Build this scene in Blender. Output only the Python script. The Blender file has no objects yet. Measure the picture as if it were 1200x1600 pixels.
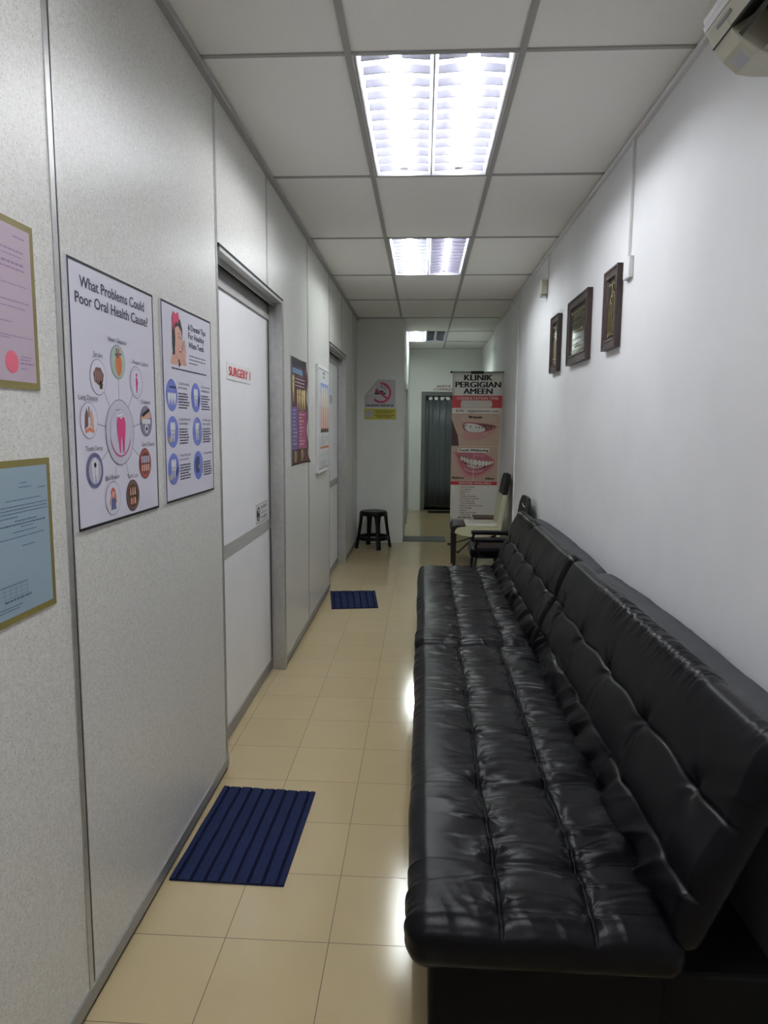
import bpy, bmesh, math, random
import numpy as np
from mathutils import Vector, Matrix, noise
random.seed(7)
C = bpy.context.scene.collection
PI = math.pi

# ------------------------------------------------------------------ camera
cd = bpy.data.cameras.new('camera'); cam = bpy.data.objects.new('camera', cd); C.objects.link(cam)
bpy.context.scene.camera = cam
cd.sensor_fit = 'VERTICAL'; cd.sensor_height = 32.0; cd.lens = 1086.73 * 32.0 / 1600.0
cd.clip_start = 0.02
cr = Vector((0.99839461, 0.05612815, 0.00760474)); cu = Vector((-0.01455397, 0.12446181, 0.99211765))
cf = Vector((-0.05473923, 0.9906356, -0.12507888))
cam.matrix_world = Matrix(((cr.x, cu.x, -cf.x, 0), (cr.y, cu.y, -cf.y, 0), (cr.z, cu.z, -cf.z, 1.5002), (0, 0, 0, 1)))

# ------------------------------------------------------------------ world, exposure
w = bpy.data.worlds.new('world'); bpy.context.scene.world = w; w.use_nodes = True
w.node_tree.nodes['Background'].inputs[0].default_value = (0.8, 0.85, 1, 1)
w.node_tree.nodes['Background'].inputs[1].default_value = 0.0
vs = bpy.context.scene.view_settings
vs.view_transform = 'Standard'; vs.look = 'None'; vs.exposure = 0.0; vs.gamma = 1.0
TUBE = 60.0           # emission of a fluorescent tube
H = 2.79              # ceiling height
XL, XR = -0.83, 0.93  # corridor walls
GX = (-0.2835, 0.3261)                      # ceiling grid, lengthwise bars
GY = [2.614 + 1.2192 * k for k in range(-6, 9)]

# ------------------------------------------------------------------ materials
def mat(name, col, rough=0.5, metal=0.0, spec=0.5, emit=0.0, ecol=None, coat=0.0):
    m = bpy.data.materials.new(name); m.use_nodes = True
    b = m.node_tree.nodes['Principled BSDF']
    b.inputs['Base Color'].default_value = (*col, 1); b.inputs['Roughness'].default_value = rough
    b.inputs['Metallic'].default_value = metal; b.inputs['Specular IOR Level'].default_value = spec
    if coat: b.inputs['Coat Weight'].default_value = coat; b.inputs['Coat Roughness'].default_value = 0.1
    if emit:
        b.inputs['Emission Color'].default_value = (*(ecol or col), 1); b.inputs['Emission Strength'].default_value = emit
    return m
def nd(m, t, **kw):
    n = m.node_tree.nodes.new(t)
    for k, v in kw.items(): setattr(n, k, v)
    return n
def lk(m, a, b): m.node_tree.links.new(a, b)
def coords(m):
    return nd(m, 'ShaderNodeNewGeometry').outputs['Position']
def noisy(m, scale, c1, c2, p1=0.4, p2=0.6, bump=0.0, detail=3, dist=0.001, vec=None):
    b = m.node_tree.nodes['Principled BSDF']
    n = nd(m, 'ShaderNodeTexNoise'); n.inputs['Scale'].default_value = scale; n.inputs['Detail'].default_value = detail
    lk(m, vec or coords(m), n.inputs['Vector'])
    r = nd(m, 'ShaderNodeValToRGB'); r.color_ramp.elements[0].position = p1; r.color_ramp.elements[1].position = p2
    r.color_ramp.elements[0].color = (*c1, 1); r.color_ramp.elements[1].color = (*c2, 1)
    lk(m, n.outputs['Fac'], r.inputs['Fac']); lk(m, r.outputs['Color'], b.inputs['Base Color'])
    if bump:
        bp = nd(m, 'ShaderNodeBump'); bp.inputs['Strength'].default_value = bump; bp.inputs['Distance'].default_value = dist
        lk(m, n.outputs['Fac'], bp.inputs['Height']); lk(m, bp.outputs['Normal'], b.inputs['Normal'])
    return m

M = {}
M['wall'] = noisy(mat('painted plaster', (.6, .61, .64), .55), 2.5, (.74, .745, .76), (.78, .785, .80), .35, .65, .0)
M['farwall'] = noisy(mat('painted far plaster', (.6, .62, .6), .6), 2.5, (.74, .76, .73), (.77, .79, .76), .35, .65, .0)
M['tile_ceiling'] = noisy(mat('mineral ceiling tile', (.5, .5, .5), .9), 260, (.86, .85, .82), (.90, .89, .86), .3, .6, .25, 2, .0006)
M['tbar'] = mat('grey painted ceiling bar', (.36, .36, .345), .45)
M['alu'] = noisy(mat('brushed aluminium', (.5, .5, .5), .38, .75), 30, (.46, .46, .455), (.54, .54, .53), .3, .7)
M['alu_dark'] = mat('dull grey aluminium', (.30, .30, .29), .42, .5)
M['gap'] = mat('black rubber gap', (.008, .008, .008), .7)
M['door'] = noisy(mat('door laminate', (.6, .6, .61), .35), 4, (.77, .77, .785), (.80, .80, .815), .3, .7)
M['white'] = mat('white plastic', (.72, .72, .72), .35)
M['cream'] = mat('cream plastic', (.50, .49, .39), .4)
M['black'] = mat('black', (.006, .006, .008), .5, spec=.3)
M['blackplastic'] = mat('black moulded plastic', (.004, .004, .005), .35, spec=.2)
M['paper'] = mat('poster paper', (.60, .59, .68), .35)
M['paperedge'] = mat('poster board edge', (.55, .55, .56), .5)
M['navyink'] = mat('navy ink', (.02, .02, .05), .5)
M['red'] = mat('red ink', (.48, .02, .035), .45)
M['grey'] = mat('mid grey', (.2, .2, .21), .5)
M['lgrey'] = mat('light grey', (.42, .42, .45), .5)

# speckled laminate wall panels
m = mat('speckled laminate', (.55, .55, .53), .33); M['laminate'] = m
b = m.node_tree.nodes['Principled BSDF']; pos = coords(m)
n1 = nd(m, 'ShaderNodeTexNoise'); n1.inputs['Scale'].default_value = 230; n1.inputs['Detail'].default_value = 2
n2 = nd(m, 'ShaderNodeTexNoise'); n2.inputs['Scale'].default_value = 260; n2.inputs['Detail'].default_value = 1
n3 = nd(m, 'ShaderNodeTexNoise'); n3.inputs['Scale'].default_value = 90
for n in (n1, n2, n3): lk(m, pos, n.inputs['Vector'])
r1 = nd(m, 'ShaderNodeValToRGB'); r1.color_ramp.elements[0].position = .33; r1.color_ramp.elements[1].position = .40
r1.color_ramp.elements[0].color = (.34, .31, .28, 1); r1.color_ramp.elements[1].color = (.60, .60, .58, 1)
r2 = nd(m, 'ShaderNodeValToRGB'); r2.color_ramp.elements[0].position = .62; r2.color_ramp.elements[1].position = .70
r2.color_ramp.elements[0].color = (0, 0, 0, 1); r2.color_ramp.elements[1].color = (.12, .12, .12, 1)
r3 = nd(m, 'ShaderNodeValToRGB'); r3.color_ramp.elements[0].position = .35; r3.color_ramp.elements[1].position = .65
r3.color_ramp.elements[0].color = (.93, .92, .90, 1); r3.color_ramp.elements[1].color = (1.06, 1.06, 1.05, 1)
lk(m, n1.outputs['Fac'], r1.inputs['Fac']); lk(m, n2.outputs['Fac'], r2.inputs['Fac']); lk(m, n3.outputs['Fac'], r3.inputs['Fac'])
mx = nd(m, 'ShaderNodeMix', data_type='RGBA', blend_type='ADD'); mx.inputs[0].default_value = 1
lk(m, r1.outputs['Color'], mx.inputs[6]); lk(m, r2.outputs['Color'], mx.inputs[7])
mx2 = nd(m, 'ShaderNodeMix', data_type='RGBA', blend_type='MULTIPLY'); mx2.inputs[0].default_value = 1
lk(m, mx.outputs[2], mx2.inputs[6]); lk(m, r3.outputs['Color'], mx2.inputs[7]); lk(m, mx2.outputs[2], b.inputs['Base Color'])

# glossy floor tiles 305 mm with thin dark grout
m = mat('beige ceramic floor tiles', (.5, .42, .28), .16, spec=.45); M['floor'] = m
b = m.node_tree.nodes['Principled BSDF']; pos = coords(m)
mp = nd(m, 'ShaderNodeMapping'); mp.inputs['Location'].default_value = (0.2538 + .3048 * 20, -1.8424 + .3048 * 20, 0)
lk(m, pos, mp.inputs['Vector'])
br = nd(m, 'ShaderNodeTexBrick'); br.offset = 0; br.squash = 1
br.inputs['Scale'].default_value = 1; br.inputs['Brick Width'].default_value = .3048; br.inputs['Row Height'].default_value = .3048
br.inputs['Mortar Size'].default_value = .0013; br.inputs['Mortar Smooth'].default_value = .1
br.inputs['Color1'].default_value = (.425, .342, .196, 1); br.inputs['Color2'].default_value = (.445, .36, .21, 1)
br.inputs['Mortar'].default_value = (.12, .085, .05, 1)
lk(m, mp.outputs['Vector'], br.inputs['Vector'])
nn = nd(m, 'ShaderNodeTexNoise'); nn.inputs['Scale'].default_value = 5; lk(m, pos, nn.inputs['Vector'])
rr = nd(m, 'ShaderNodeValToRGB'); rr.color_ramp.elements[0].color = (.95, .95, .95, 1); rr.color_ramp.elements[1].color = (1.04, 1.03, 1.02, 1)
lk(m, nn.outputs['Fac'], rr.inputs['Fac'])
mx = nd(m, 'ShaderNodeMix', data_type='RGBA', blend_type='MULTIPLY'); mx.inputs[0].default_value = 1
lk(m, br.outputs['Color'], mx.inputs[6]); lk(m, rr.outputs['Color'], mx.inputs[7]); lk(m, mx.outputs[2], b.inputs['Base Color'])
ma = nd(m, 'ShaderNodeMath', operation='MULTIPLY_ADD'); ma.inputs[1].default_value = .5; ma.inputs[2].default_value = .11
lk(m, br.outputs['Fac'], ma.inputs[0]); lk(m, ma.outputs[0], b.inputs['Roughness'])
sp = nd(m, 'ShaderNodeTexNoise'); sp.inputs['Scale'].default_value = 450; lk(m, pos, sp.inputs['Vector'])
mb = nd(m, 'ShaderNodeMath', operation='MULTIPLY_ADD'); mb.inputs[1].default_value = -4.0
lk(m, br.outputs['Fac'], mb.inputs[0]); lk(m, sp.outputs['Fac'], mb.inputs[2])
bu = nd(m, 'ShaderNodeBump'); bu.inputs['Strength'].default_value = .12; bu.inputs['Distance'].default_value = .0004
lk(m, mb.outputs[0], bu.inputs['Height']); lk(m, bu.outputs['Normal'], b.inputs['Normal'])

# leather: faint grain
def leather(name, col, rough, grain=.12):
    m = mat(name, col, rough, spec=.13); b = m.node_tree.nodes['Principled BSDF']
    v = nd(m, 'ShaderNodeTexVoronoi'); v.inputs['Scale'].default_value = 600; lk(m, coords(m), v.inputs['Vector'])
    n = nd(m, 'ShaderNodeTexNoise'); n.inputs['Scale'].default_value = 9; n.inputs['Detail'].default_value = 4; lk(m, coords(m), n.inputs['Vector'])
    r = nd(m, 'ShaderNodeMapRange'); r.inputs['To Min'].default_value = rough - .04; r.inputs['To Max'].default_value = rough + .05
    lk(m, n.outputs['Fac'], r.inputs['Value']); lk(m, r.outputs[0], b.inputs['Roughness'])
    bu = nd(m, 'ShaderNodeBump'); bu.inputs['Strength'].default_value = grain; bu.inputs['Distance'].default_value = .0004
    lk(m, v.outputs['Distance'], bu.inputs['Height']); lk(m, bu.outputs['Normal'], b.inputs['Normal'])
    return m
M['leather'] = leather('black leather', (.0025, .0025, .0038), .31)
M['leather_dull'] = leather('matt black leather cloth', (.050, .052, .057), .65, .2)
M['sofabase'] = mat('black upholstered base', (.004, .004, .004), .7, spec=.1)
M['chrome'] = mat('chrome', (.6, .6, .6), .15, 1)

# ------------------------------------------------------------------ helpers
def mesh_obj(name, bm, mats, parent=None, origin=None):
    """link bm (world coordinates) as one object; origin becomes its location"""
    me = bpy.data.meshes.new(name)
    if parent is not None:
        o_ = Vector(parent['_w']) if '_w' in parent else Vector((0, 0, 0))
        org = o_
    else:
        if origin is None:
            xs = [v.co for v in bm.verts]
            lo = Vector([min(c[i] for c in xs) for i in range(3)]); hi = Vector([max(c[i] for c in xs) for i in range(3)])
            origin = ((lo.x + hi.x) / 2, (lo.y + hi.y) / 2, lo.z)
        org = Vector(origin)
    bmesh.ops.translate(bm, verts=bm.verts, vec=-org)
    bm.to_mesh(me); bm.free()
    for x in (mats if isinstance(mats, (list, tuple)) else [mats]): me.materials.append(M[x] if isinstance(x, str) else x)
    o = bpy.data.objects.new(name, me); C.objects.link(o)
    if parent is not None:
        o.parent = parent; o['_w'] = tuple(org)
    else:
        o.location = org; o['_w'] = tuple(org)
    return o
def tag(o, label=None, cat=None, group=None, kind=None):
    if label: o['label'] = label
    if cat: o['category'] = cat
    if group: o['group'] = group
    if kind: o['kind'] = kind
    return o
def thing(name, loc, label, cat, group=None):
    o = bpy.data.objects.new(name, None); C.objects.link(o); o.location = loc; o['_w'] = tuple(loc)
    o.empty_display_size = .05
    return tag(o, label, cat, group)
def struct(name, bm, mats, parent=None):
    o = mesh_obj(name, bm, mats, parent)
    if parent is None: o['kind'] = 'structure'
    return o
def B(bm, x0, x1, y0, y1, z0, z1, mi=0, bev=0, segs=2):
    t = bmesh.new(); bmesh.ops.create_cube(t, size=1)
    bmesh.ops.scale(t, verts=t.verts, vec=(x1 - x0, y1 - y0, z1 - z0))
    if bev: bmesh.ops.bevel(t, geom=t.edges[:], offset=bev, segments=segs, affect='EDGES', profile=.5)
    bmesh.ops.translate(t, verts=t.verts, vec=((x0 + x1) / 2, (y0 + y1) / 2, (z0 + z1) / 2))
    return merge(bm, t, mi)
def merge(bm, t, mi=None, smooth=None, M4=None):
    if M4 is not None: bmesh.ops.transform(t, matrix=M4, verts=t.verts)
    vm = {v: bm.verts.new(v.co) for v in t.verts}
    for f in t.faces:
        try: g = bm.faces.new([vm[v] for v in f.verts])
        except ValueError: continue
        g.material_index = f.material_index if mi is None else mi
        g.smooth = f.smooth if smooth is None else smooth
    t.free(); return bm
def box(*a, **k): return B(bmesh.new(), *a, **k)
def tube(bm, pts, r, seg=10, mi=0, cap=True, smooth=True):
    pts = [Vector(p) for p in pts]; rs = r if isinstance(r, (list, tuple)) else [r] * len(pts)
    rings = []; ref = None
    for i, p in enumerate(pts):
        d = (pts[min(i + 1, len(pts) - 1)] - pts[max(i - 1, 0)]).normalized()
        if ref is None: ref = d.orthogonal().normalized()
        ref = (ref - d * ref.dot(d)).normalized(); q = d.cross(ref)
        rings.append([bm.verts.new(p + (ref * math.cos(2 * PI * k / seg) + q * math.sin(2 * PI * k / seg)) * rs[i]) for k in range(seg)])
    for a, b_ in zip(rings, rings[1:]):
        for k in range(seg):
            f = bm.faces.new((a[k], a[(k + 1) % seg], b_[(k + 1) % seg], b_[k])); f.smooth = smooth; f.material_index = mi
    if cap:
        f = bm.faces.new(rings[0][::-1]); f.material_index = mi
        f = bm.faces.new(rings[-1]); f.material_index = mi
    return bm
def loft(bm, rings, mi=0, smooth=True, cap=True):
    R = [[bm.verts.new(p) for p in r] for r in rings]
    n = len(R[0])
    for a, b_ in zip(R, R[1:]):
        for k in range(n):
            f = bm.faces.new((a[k], a[(k + 1) % n], b_[(k + 1) % n], b_[k])); f.smooth = smooth; f.material_index = mi
    if cap:
        f = bm.faces.new(R[0][::-1]); f.material_index = mi
        f = bm.faces.new(R[-1]); f.material_index = mi
    bmesh.ops.recalc_face_normals(bm, faces=bm.faces)
    return bm
def prism(bm, poly, axis, a, b_, mi=0):
    """poly of 2D points extruded along axis ('x': (y,z), 'y': (x,z), 'z': (x,y))"""
    f = {'x': lambda p, t: (t, p[0], p[1]), 'y': lambda p, t: (p[0], t, p[1]), 'z': lambda p, t: (p[0], p[1], t)}[axis]
    t = bmesh.new(); loft(t, [[f(p, a) for p in poly], [f(p, b_) for p in poly]], mi, False)
    return merge(bm, t, mi)

# ------------------------------------------------------------------ flat printed art
_txt = {}
def text_mesh(s, bold):
    k = (s, bold)
    if k not in _txt:
        cu_ = bpy.data.curves.new('t', 'FONT'); cu_.body = s; cu_.offset = 0; cu_.resolution_u = 3
        o = bpy.data.objects.new('t', cu_); C.objects.link(o)
        dg = bpy.context.evaluated_depsgraph_get(); e = o.evaluated_get(dg); me = e.to_mesh()
        v = [(p.co.x, p.co.y) for p in me.vertices]; f = [tuple(p.vertices) for p in me.polygons]
        e.to_mesh_clear(); bpy.data.objects.remove(o); bpy.data.curves.remove(cu_)
        _txt[k] = (v, f)
    return _txt[k]
class Art:
    """prints on a plane: O lower left, U right, V up, N towards the viewer"""
    def __init__(s, O, U, V, W=1, Hh=1, warp=None):
        s.O, s.U, s.V = Vector(O), Vector(U), Vector(V); s.N = s.U.cross(s.V); s.bm = bmesh.new(); s.mats = []
        s.step = .00035; s.base = .0; s.warp = warp
    def P(s, u, v, l): 
        w_ = s.warp(u, v) if s.warp else 0
        return s.O + s.U * u + s.V * v + s.N * (s.base + s.step * l + w_)
    def mi(s, m):
        if m not in s.mats: s.mats.append(m)
        return s.mats.index(m)
    def poly(s, pts, m, l=1):
        vs_ = [s.bm.verts.new(s.P(u, v, l)) for u, v in pts]
        f = s.bm.faces.new(vs_); f.material_index = s.mi(m)
        f.normal_update()
        if f.normal.dot(s.N) < 0: f.normal_flip()
    def rect(s, u0, v0, u1, v1, m, l=1): s.poly([(u0, v0), (u1, v0), (u1, v1), (u0, v1)], m, l)
    def disc(s, c, r, m, l=1, n=40, ry=None):
        ry = ry or r; s.poly([(c[0] + r * math.cos(2 * PI * k / n), c[1] + ry * math.sin(2 * PI * k / n)) for k in range(n)], m, l)
    def ring(s, c, r, w_, m, l=1, n=40, a0=0, a1=2 * PI):
        k0 = [a0 + (a1 - a0) * k / n for k in range(n + 1)]
        for a, b_ in zip(k0, k0[1:]):
            s.poly([(c[0] + r * math.cos(a), c[1] + r * math.sin(a)), (c[0] + r * math.cos(b_), c[1] + r * math.sin(b_)),
                    (c[0] + (r - w_) * math.cos(b_), c[1] + (r - w_) * math.sin(b_)), (c[0] + (r - w_) * math.cos(a), c[1] + (r - w_) * math.sin(a))], m, l)
    def line(s, pts, w_, m, l=1):
        for (a, b_), (c, d) in zip(pts, pts[1:]):
            dx, dy = c - a, d - b_; L = math.hypot(dx, dy) or 1; nx, ny = -dy / L * w_ / 2, dx / L * w_ / 2
            ex, ey = dx / L * w_ * .3, dy / L * w_ * .3
            s.poly([(a + nx - ex, b_ + ny - ey), (a - nx - ex, b_ - ny - ey), (c - nx + ex, d - ny + ey), (c + nx + ex, d + ny + ey)], m, l)
    def border(s, W, Hh, w_, m, l=1, inset=0):
        i = inset
        s.rect(i, i, W - i, i + w_, m, l); s.rect(i, Hh - i - w_, W - i, Hh - i, m, l)
        s.rect(i, i + w_, i + w_, Hh - i - w_, m, l); s.rect(W - i - w_, i + w_, W - i, Hh - i - w_, m, l)
    def text(s, st, u, v, h, m, width=None, align='l', bold=True, l=2, shear=0):
        vv, ff = text_mesh(st, bold)
        x0 = min(p[0] for p in vv); x1 = max(p[0] for p in vv); sc = h / .73
        sx = width / (x1 - x0) if width else sc; W = (x1 - x0) * sx
        off = u - (W / 2 if align == 'c' else W if align == 'r' else 0)
        k = s.mi(m)
        hb = .045 if bold == 2 else .02
        for q, (dx, dy) in enumerate(((-hb, 0), (hb, 0), (-hb / 3, .02), (hb / 3, 0)) if bold else ((0, 0),)):
            vs_ = [s.bm.verts.new(s.P(off + (p[0] - x0 + dx) * sx, v + (p[1] + dy) * sc, l + .08 * q)) for p in vv]
            for f in ff:
                try: g = s.bm.faces.new([vs_[i] for i in f])
                except ValueError: continue
                g.material_index = k; g.normal_update()
                if g.normal.dot(s.N) < 0: g.normal_flip()
    def words(s, u0, u1, v, h, m, l=2, fill=1.0, rnd=random):
        u = u0; e = u0 + (u1 - u0) * fill
        while u < e - h:
            w_ = min(h * rnd.uniform(1.5, 5), e - u); s.rect(u, v, u + w_, v + h, m, l); u += w_ + h * .7
    def build(s, name, parent):
        own = {'carving': 'moulding', 'calligraphy': 'mount'}.get(name, 'banner_sheet')     # printed or carved onto this part
        for c in bpy.data.objects:
            if c.parent == parent and c.name.split('.')[0] == own: return mesh_obj(name, s.bm, s.mats, c)
        return mesh_obj(name, s.bm, s.mats, parent)

def left_art(y0, z0, x=XL): return Art((x, y0, z0), (0, 1, 0), (0, 0, 1))
def right_art(y0, z0, x): return Art((x, y0, z0), (0, -1, 0), (0, 0, 1))   # y0 = the far edge
def front_art(x0, y, z0): return Art((x0, y, z0), (1, 0, 0), (0, 0, 1))

# ------------------------------------------------------------------ structure
YB = -4.4; YE = 12.2; XH = -0.247
struct('floor', box(-1.2, 1.2, YB, YE + .1, -.05, 0), 'floor')

# ceiling: tiles and T bars in one shell, openings left for the light fittings
lights_at = [(-2.2628, -1.0436), (.1756, 1.3948), (2.614, 3.8332), (5.0524, 6.2716), (9.9292, 11.1484)]
bm = bmesh.new()
xs = [-1.0, GX[0], GX[1], 1.1]
ys = [YB] + [g for g in GY if YB < g < YE] + [YE]
for ya, yb in zip(ys, ys[1:]):
    for i in range(3):
        if i == 1 and any(abs(ya - a) < .01 for a, _ in lights_at): continue
        B(bm, xs[i], xs[i + 1], ya, yb, H + .004, H + .02, 0)
for g in ys[1:-1]: 
    for i in range(3): B(bm, xs[i] + (.012 if i else 0), xs[i + 1] - (.012 if i < 2 else 0), g - .009, g + .009, H - .002, H + .012, 1)
for g in GX: B(bm, g - .012, g + .012, YB, YE, H - .002, H + .012, 1)
struct('ceiling', bm, ['tile_ceiling', 'tbar'])
struct('trim_1', box(XL, XL + .024, YB, 8.75, H - .024, H - .003), 'tbar')
struct('trim_2', box(XR - .02, XR, YB, 9.65, H - .022, H - .003), 'wall')

# left partition: speckled panels around two recessed doors
D1, D2 = (2.835, 4.09), (6.165, 7.41); DH = 2.185
bm = bmesh.new()
for a, b_ in ((YB, D1[0]), (D1[1], D2[0]), (D2[1], 8.75)): B(bm, XL - .075, XL, a, b_, .05, H)
for a, b_ in (D1, D2): B(bm, XL - .075, XL, a, b_, DH + .03, H)
struct('wall_left', bm, 'laminate')
bm = bmesh.new()
for a, b_ in ((YB, D1[0]), (D1[1], D2[0]), (D2[1], 8.75)):
    B(bm, XL - .07, XL - .004, a, b_ - .001, 0, .03, 1)
    B(bm, XL - .06, XL + .006, a, b_ - .002, .022, .062, 0)
struct('baseboard_left', bm, ['alu_dark', 'gap'])
# panel joints: light aluminium strip with a black joint beside it
k = 3
for y, z0, z1 in ((.37, .06, H), (1.585, .06, H), (2.822, .06, H), (3.74, DH + .035, H), (4.125, .06, DH), (5.02, .06, H), (6.150, .06, H), (7.07, DH + .035, H), (7.445, .06, DH), (8.2, .06, H)):
    bm = bmesh.new(); wd = .013 if y in (2.822, 4.125, 6.15, 7.445) else .02
    B(bm, XL - .01, XL + .003, y - wd, y, z0, z1 - .025, 0)
    B(bm, XL - .01, XL + .0012, y, y + .008, z0, z1 - .025, 1)
    B(bm, XL - .01, XL + .002, y + .008, y + .0115, z0, z1 - .025, 0)
    struct('trim_%d' % k, bm, ['alu', 'gap']); k += 1
def recessed_door(name, a, b_, win=False):
    xd = XL - .075
    e = bpy.data.objects.new(name, None); C.objects.link(e); e.location = (xd, a, 0); e['_w'] = (xd, a, 0); e['kind'] = 'structure'
    # leaf of two laminate fields with a grey lock rail and bottom rail
    bm = bmesh.new(); B(bm, xd - .04, xd - .004, a + .02, b_ - .012, .06, 2.10)
    mesh_obj('door_leaf', bm, ['door'], e)
    bm = bmesh.new(); B(bm, xd - .04, xd, a + .02, b_ - .012, .878, .94); mesh_obj('lock_rail', bm, ['tbar'], e)
    bm = bmesh.new(); B(bm, xd - .04, xd, a + .02, b_ - .012, .005, .068); B(bm, xd - .002, xd + .002, a + .02, b_ - .012, .068, .074, 1)
    mesh_obj('bottom_rail', bm, ['alu_dark', 'alu'], e)
    bm = bmesh.new(); B(bm, xd - .04, xd, b_ - .05, b_ - .028, .068, 2.10); mesh_obj('leaf_edge', bm, ['alu'], e)
    # header: recessed dark track and grey cover
    bm = bmesh.new(); B(bm, xd - .06, xd - .001, a + .002, b_ - .01, 2.10, DH, 0); B(bm, xd - .001, xd + .006, a + .002, b_ - .01, 2.092, 2.125, 1)
    mesh_obj('header_track', bm, ['alu_dark', 'tbar'], e)
    # frame: far jamb, near jamb, head
    bm = bmesh.new()
    B(bm, xd - .05, xd - .001, b_ - .012, b_ - .003, 0, DH, 1)
    B(bm, xd - .0, XL - .028, b_ - .004, b_ + .028, 0, DH, 0); B(bm, XL - .027, XL + .008, b_ - .016, b_ + .028, 0, DH, 0)
    B(bm, XL - .07, XL - .001, a + .0005, a + .006, 0, DH, 0)
    B(bm, XL - .07, XL + .008, a + .006, b_ + .028, DH, DH + .014, 0)
    B(bm, XL - .02, XL + .007, a + .001, b_ + .03, DH + .0145, DH + .028, 1)
    B(bm, XL - .045, XL - .035, a + .006, b_ - .005, DH - .018, DH, 0)
    mesh_obj('door_frame', bm, ['alu', 'gap'], e)
    return e
recessed_door('door_1', *D1); recessed_door('door_2', *D2)
struct('wall_back', box(-1.0, 1.0, YB - .1, YB, 0, H), 'wall')

struct('wall_right', box(XR, XR + .12, YB, 9.65, 0, H), 'wall')
struct('wall_far', box(XL - .075, XH, 8.75, 9.12, 0, H), 'farwall')       # the pier carrying the no smoking poster
bm = bmesh.new(); B(bm, XH - .1, XH, 9.12, 9.25, 0, H); B(bm, XH - .1, XH, 10.55, YE, 0, H); B(bm, XH - .1, XH, 9.25, 10.55, 2.06, H)
struct('wall_hall_left', bm, 'farwall')
struct('wall_hall_right', box(.985, 1.1, 9.65, YE, 0, H), 'farwall')
struct('trim_20', box(.93, .972, 9.651, 9.69, 0, H - .005), 'white')
bm = bmesh.new(); B(bm, XH - .1, -.04, YE, YE + .1, 0, H); B(bm, .92, 1.1, YE, YE + .1, 0, H); B(bm, -.04, .92, YE, YE + .1, 2.065, H); B(bm, -.3, 1.1, YE + .5, YE + .55, 0, H)
struct('wall_hall_end', bm, 'farwall')
# side door of the hall (grey leaf, white frame)
e = bpy.data.objects.new('door_3', None); C.objects.link(e); e.location = (XH, 9.9, 0); e['_w'] = (XH, 9.9, 0); e['kind'] = 'structure'
M['greydoor'] = mat('slate grey door paint', (.075, .095, .10), .45)
mesh_obj('door_leaf', box(XH - .06, XH - .02, 9.32, 10.48, .01, 1.99), ['greydoor'], e)
bm = bmesh.new(); B(bm, XH - .09, XH + .012, 9.251, 9.32, 0, 2.059); B(bm, XH - .09, XH + .012, 10.48, 10.549, 0, 2.059); B(bm, XH - .09, XH + .012, 9.32, 10.48, 1.99, 2.059)
mesh_obj('door_frame', bm, ['alu'], e)
bm = bmesh.new(); tube(bm, [(XH - .018, 9.42, .98), (XH + .035, 9.42, .98), (XH + .035, 9.54, .98)], .009); mesh_obj('door_handle', bm, ['chrome'], e)
# far doorway frame
e = bpy.data.objects.new('door_4', None); C.objects.link(e); e.location = (.44, YE, 0); e['_w'] = (.44, YE, 0); e['kind'] = 'structure'
M['slate'] = mat('grey door frame paint', (.11, .12, .118), .5)
bm = bmesh.new(); B(bm, -.039, .03, YE - .015, YE + .09, 0, 2.064); B(bm, .85, .919, YE - .015, YE + .09, 0, 2.064); B(bm, .03, .85, YE - .015, YE + .09, 1.995, 2.064)
mesh_obj('door_frame', bm, ['slate'], e)

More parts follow.
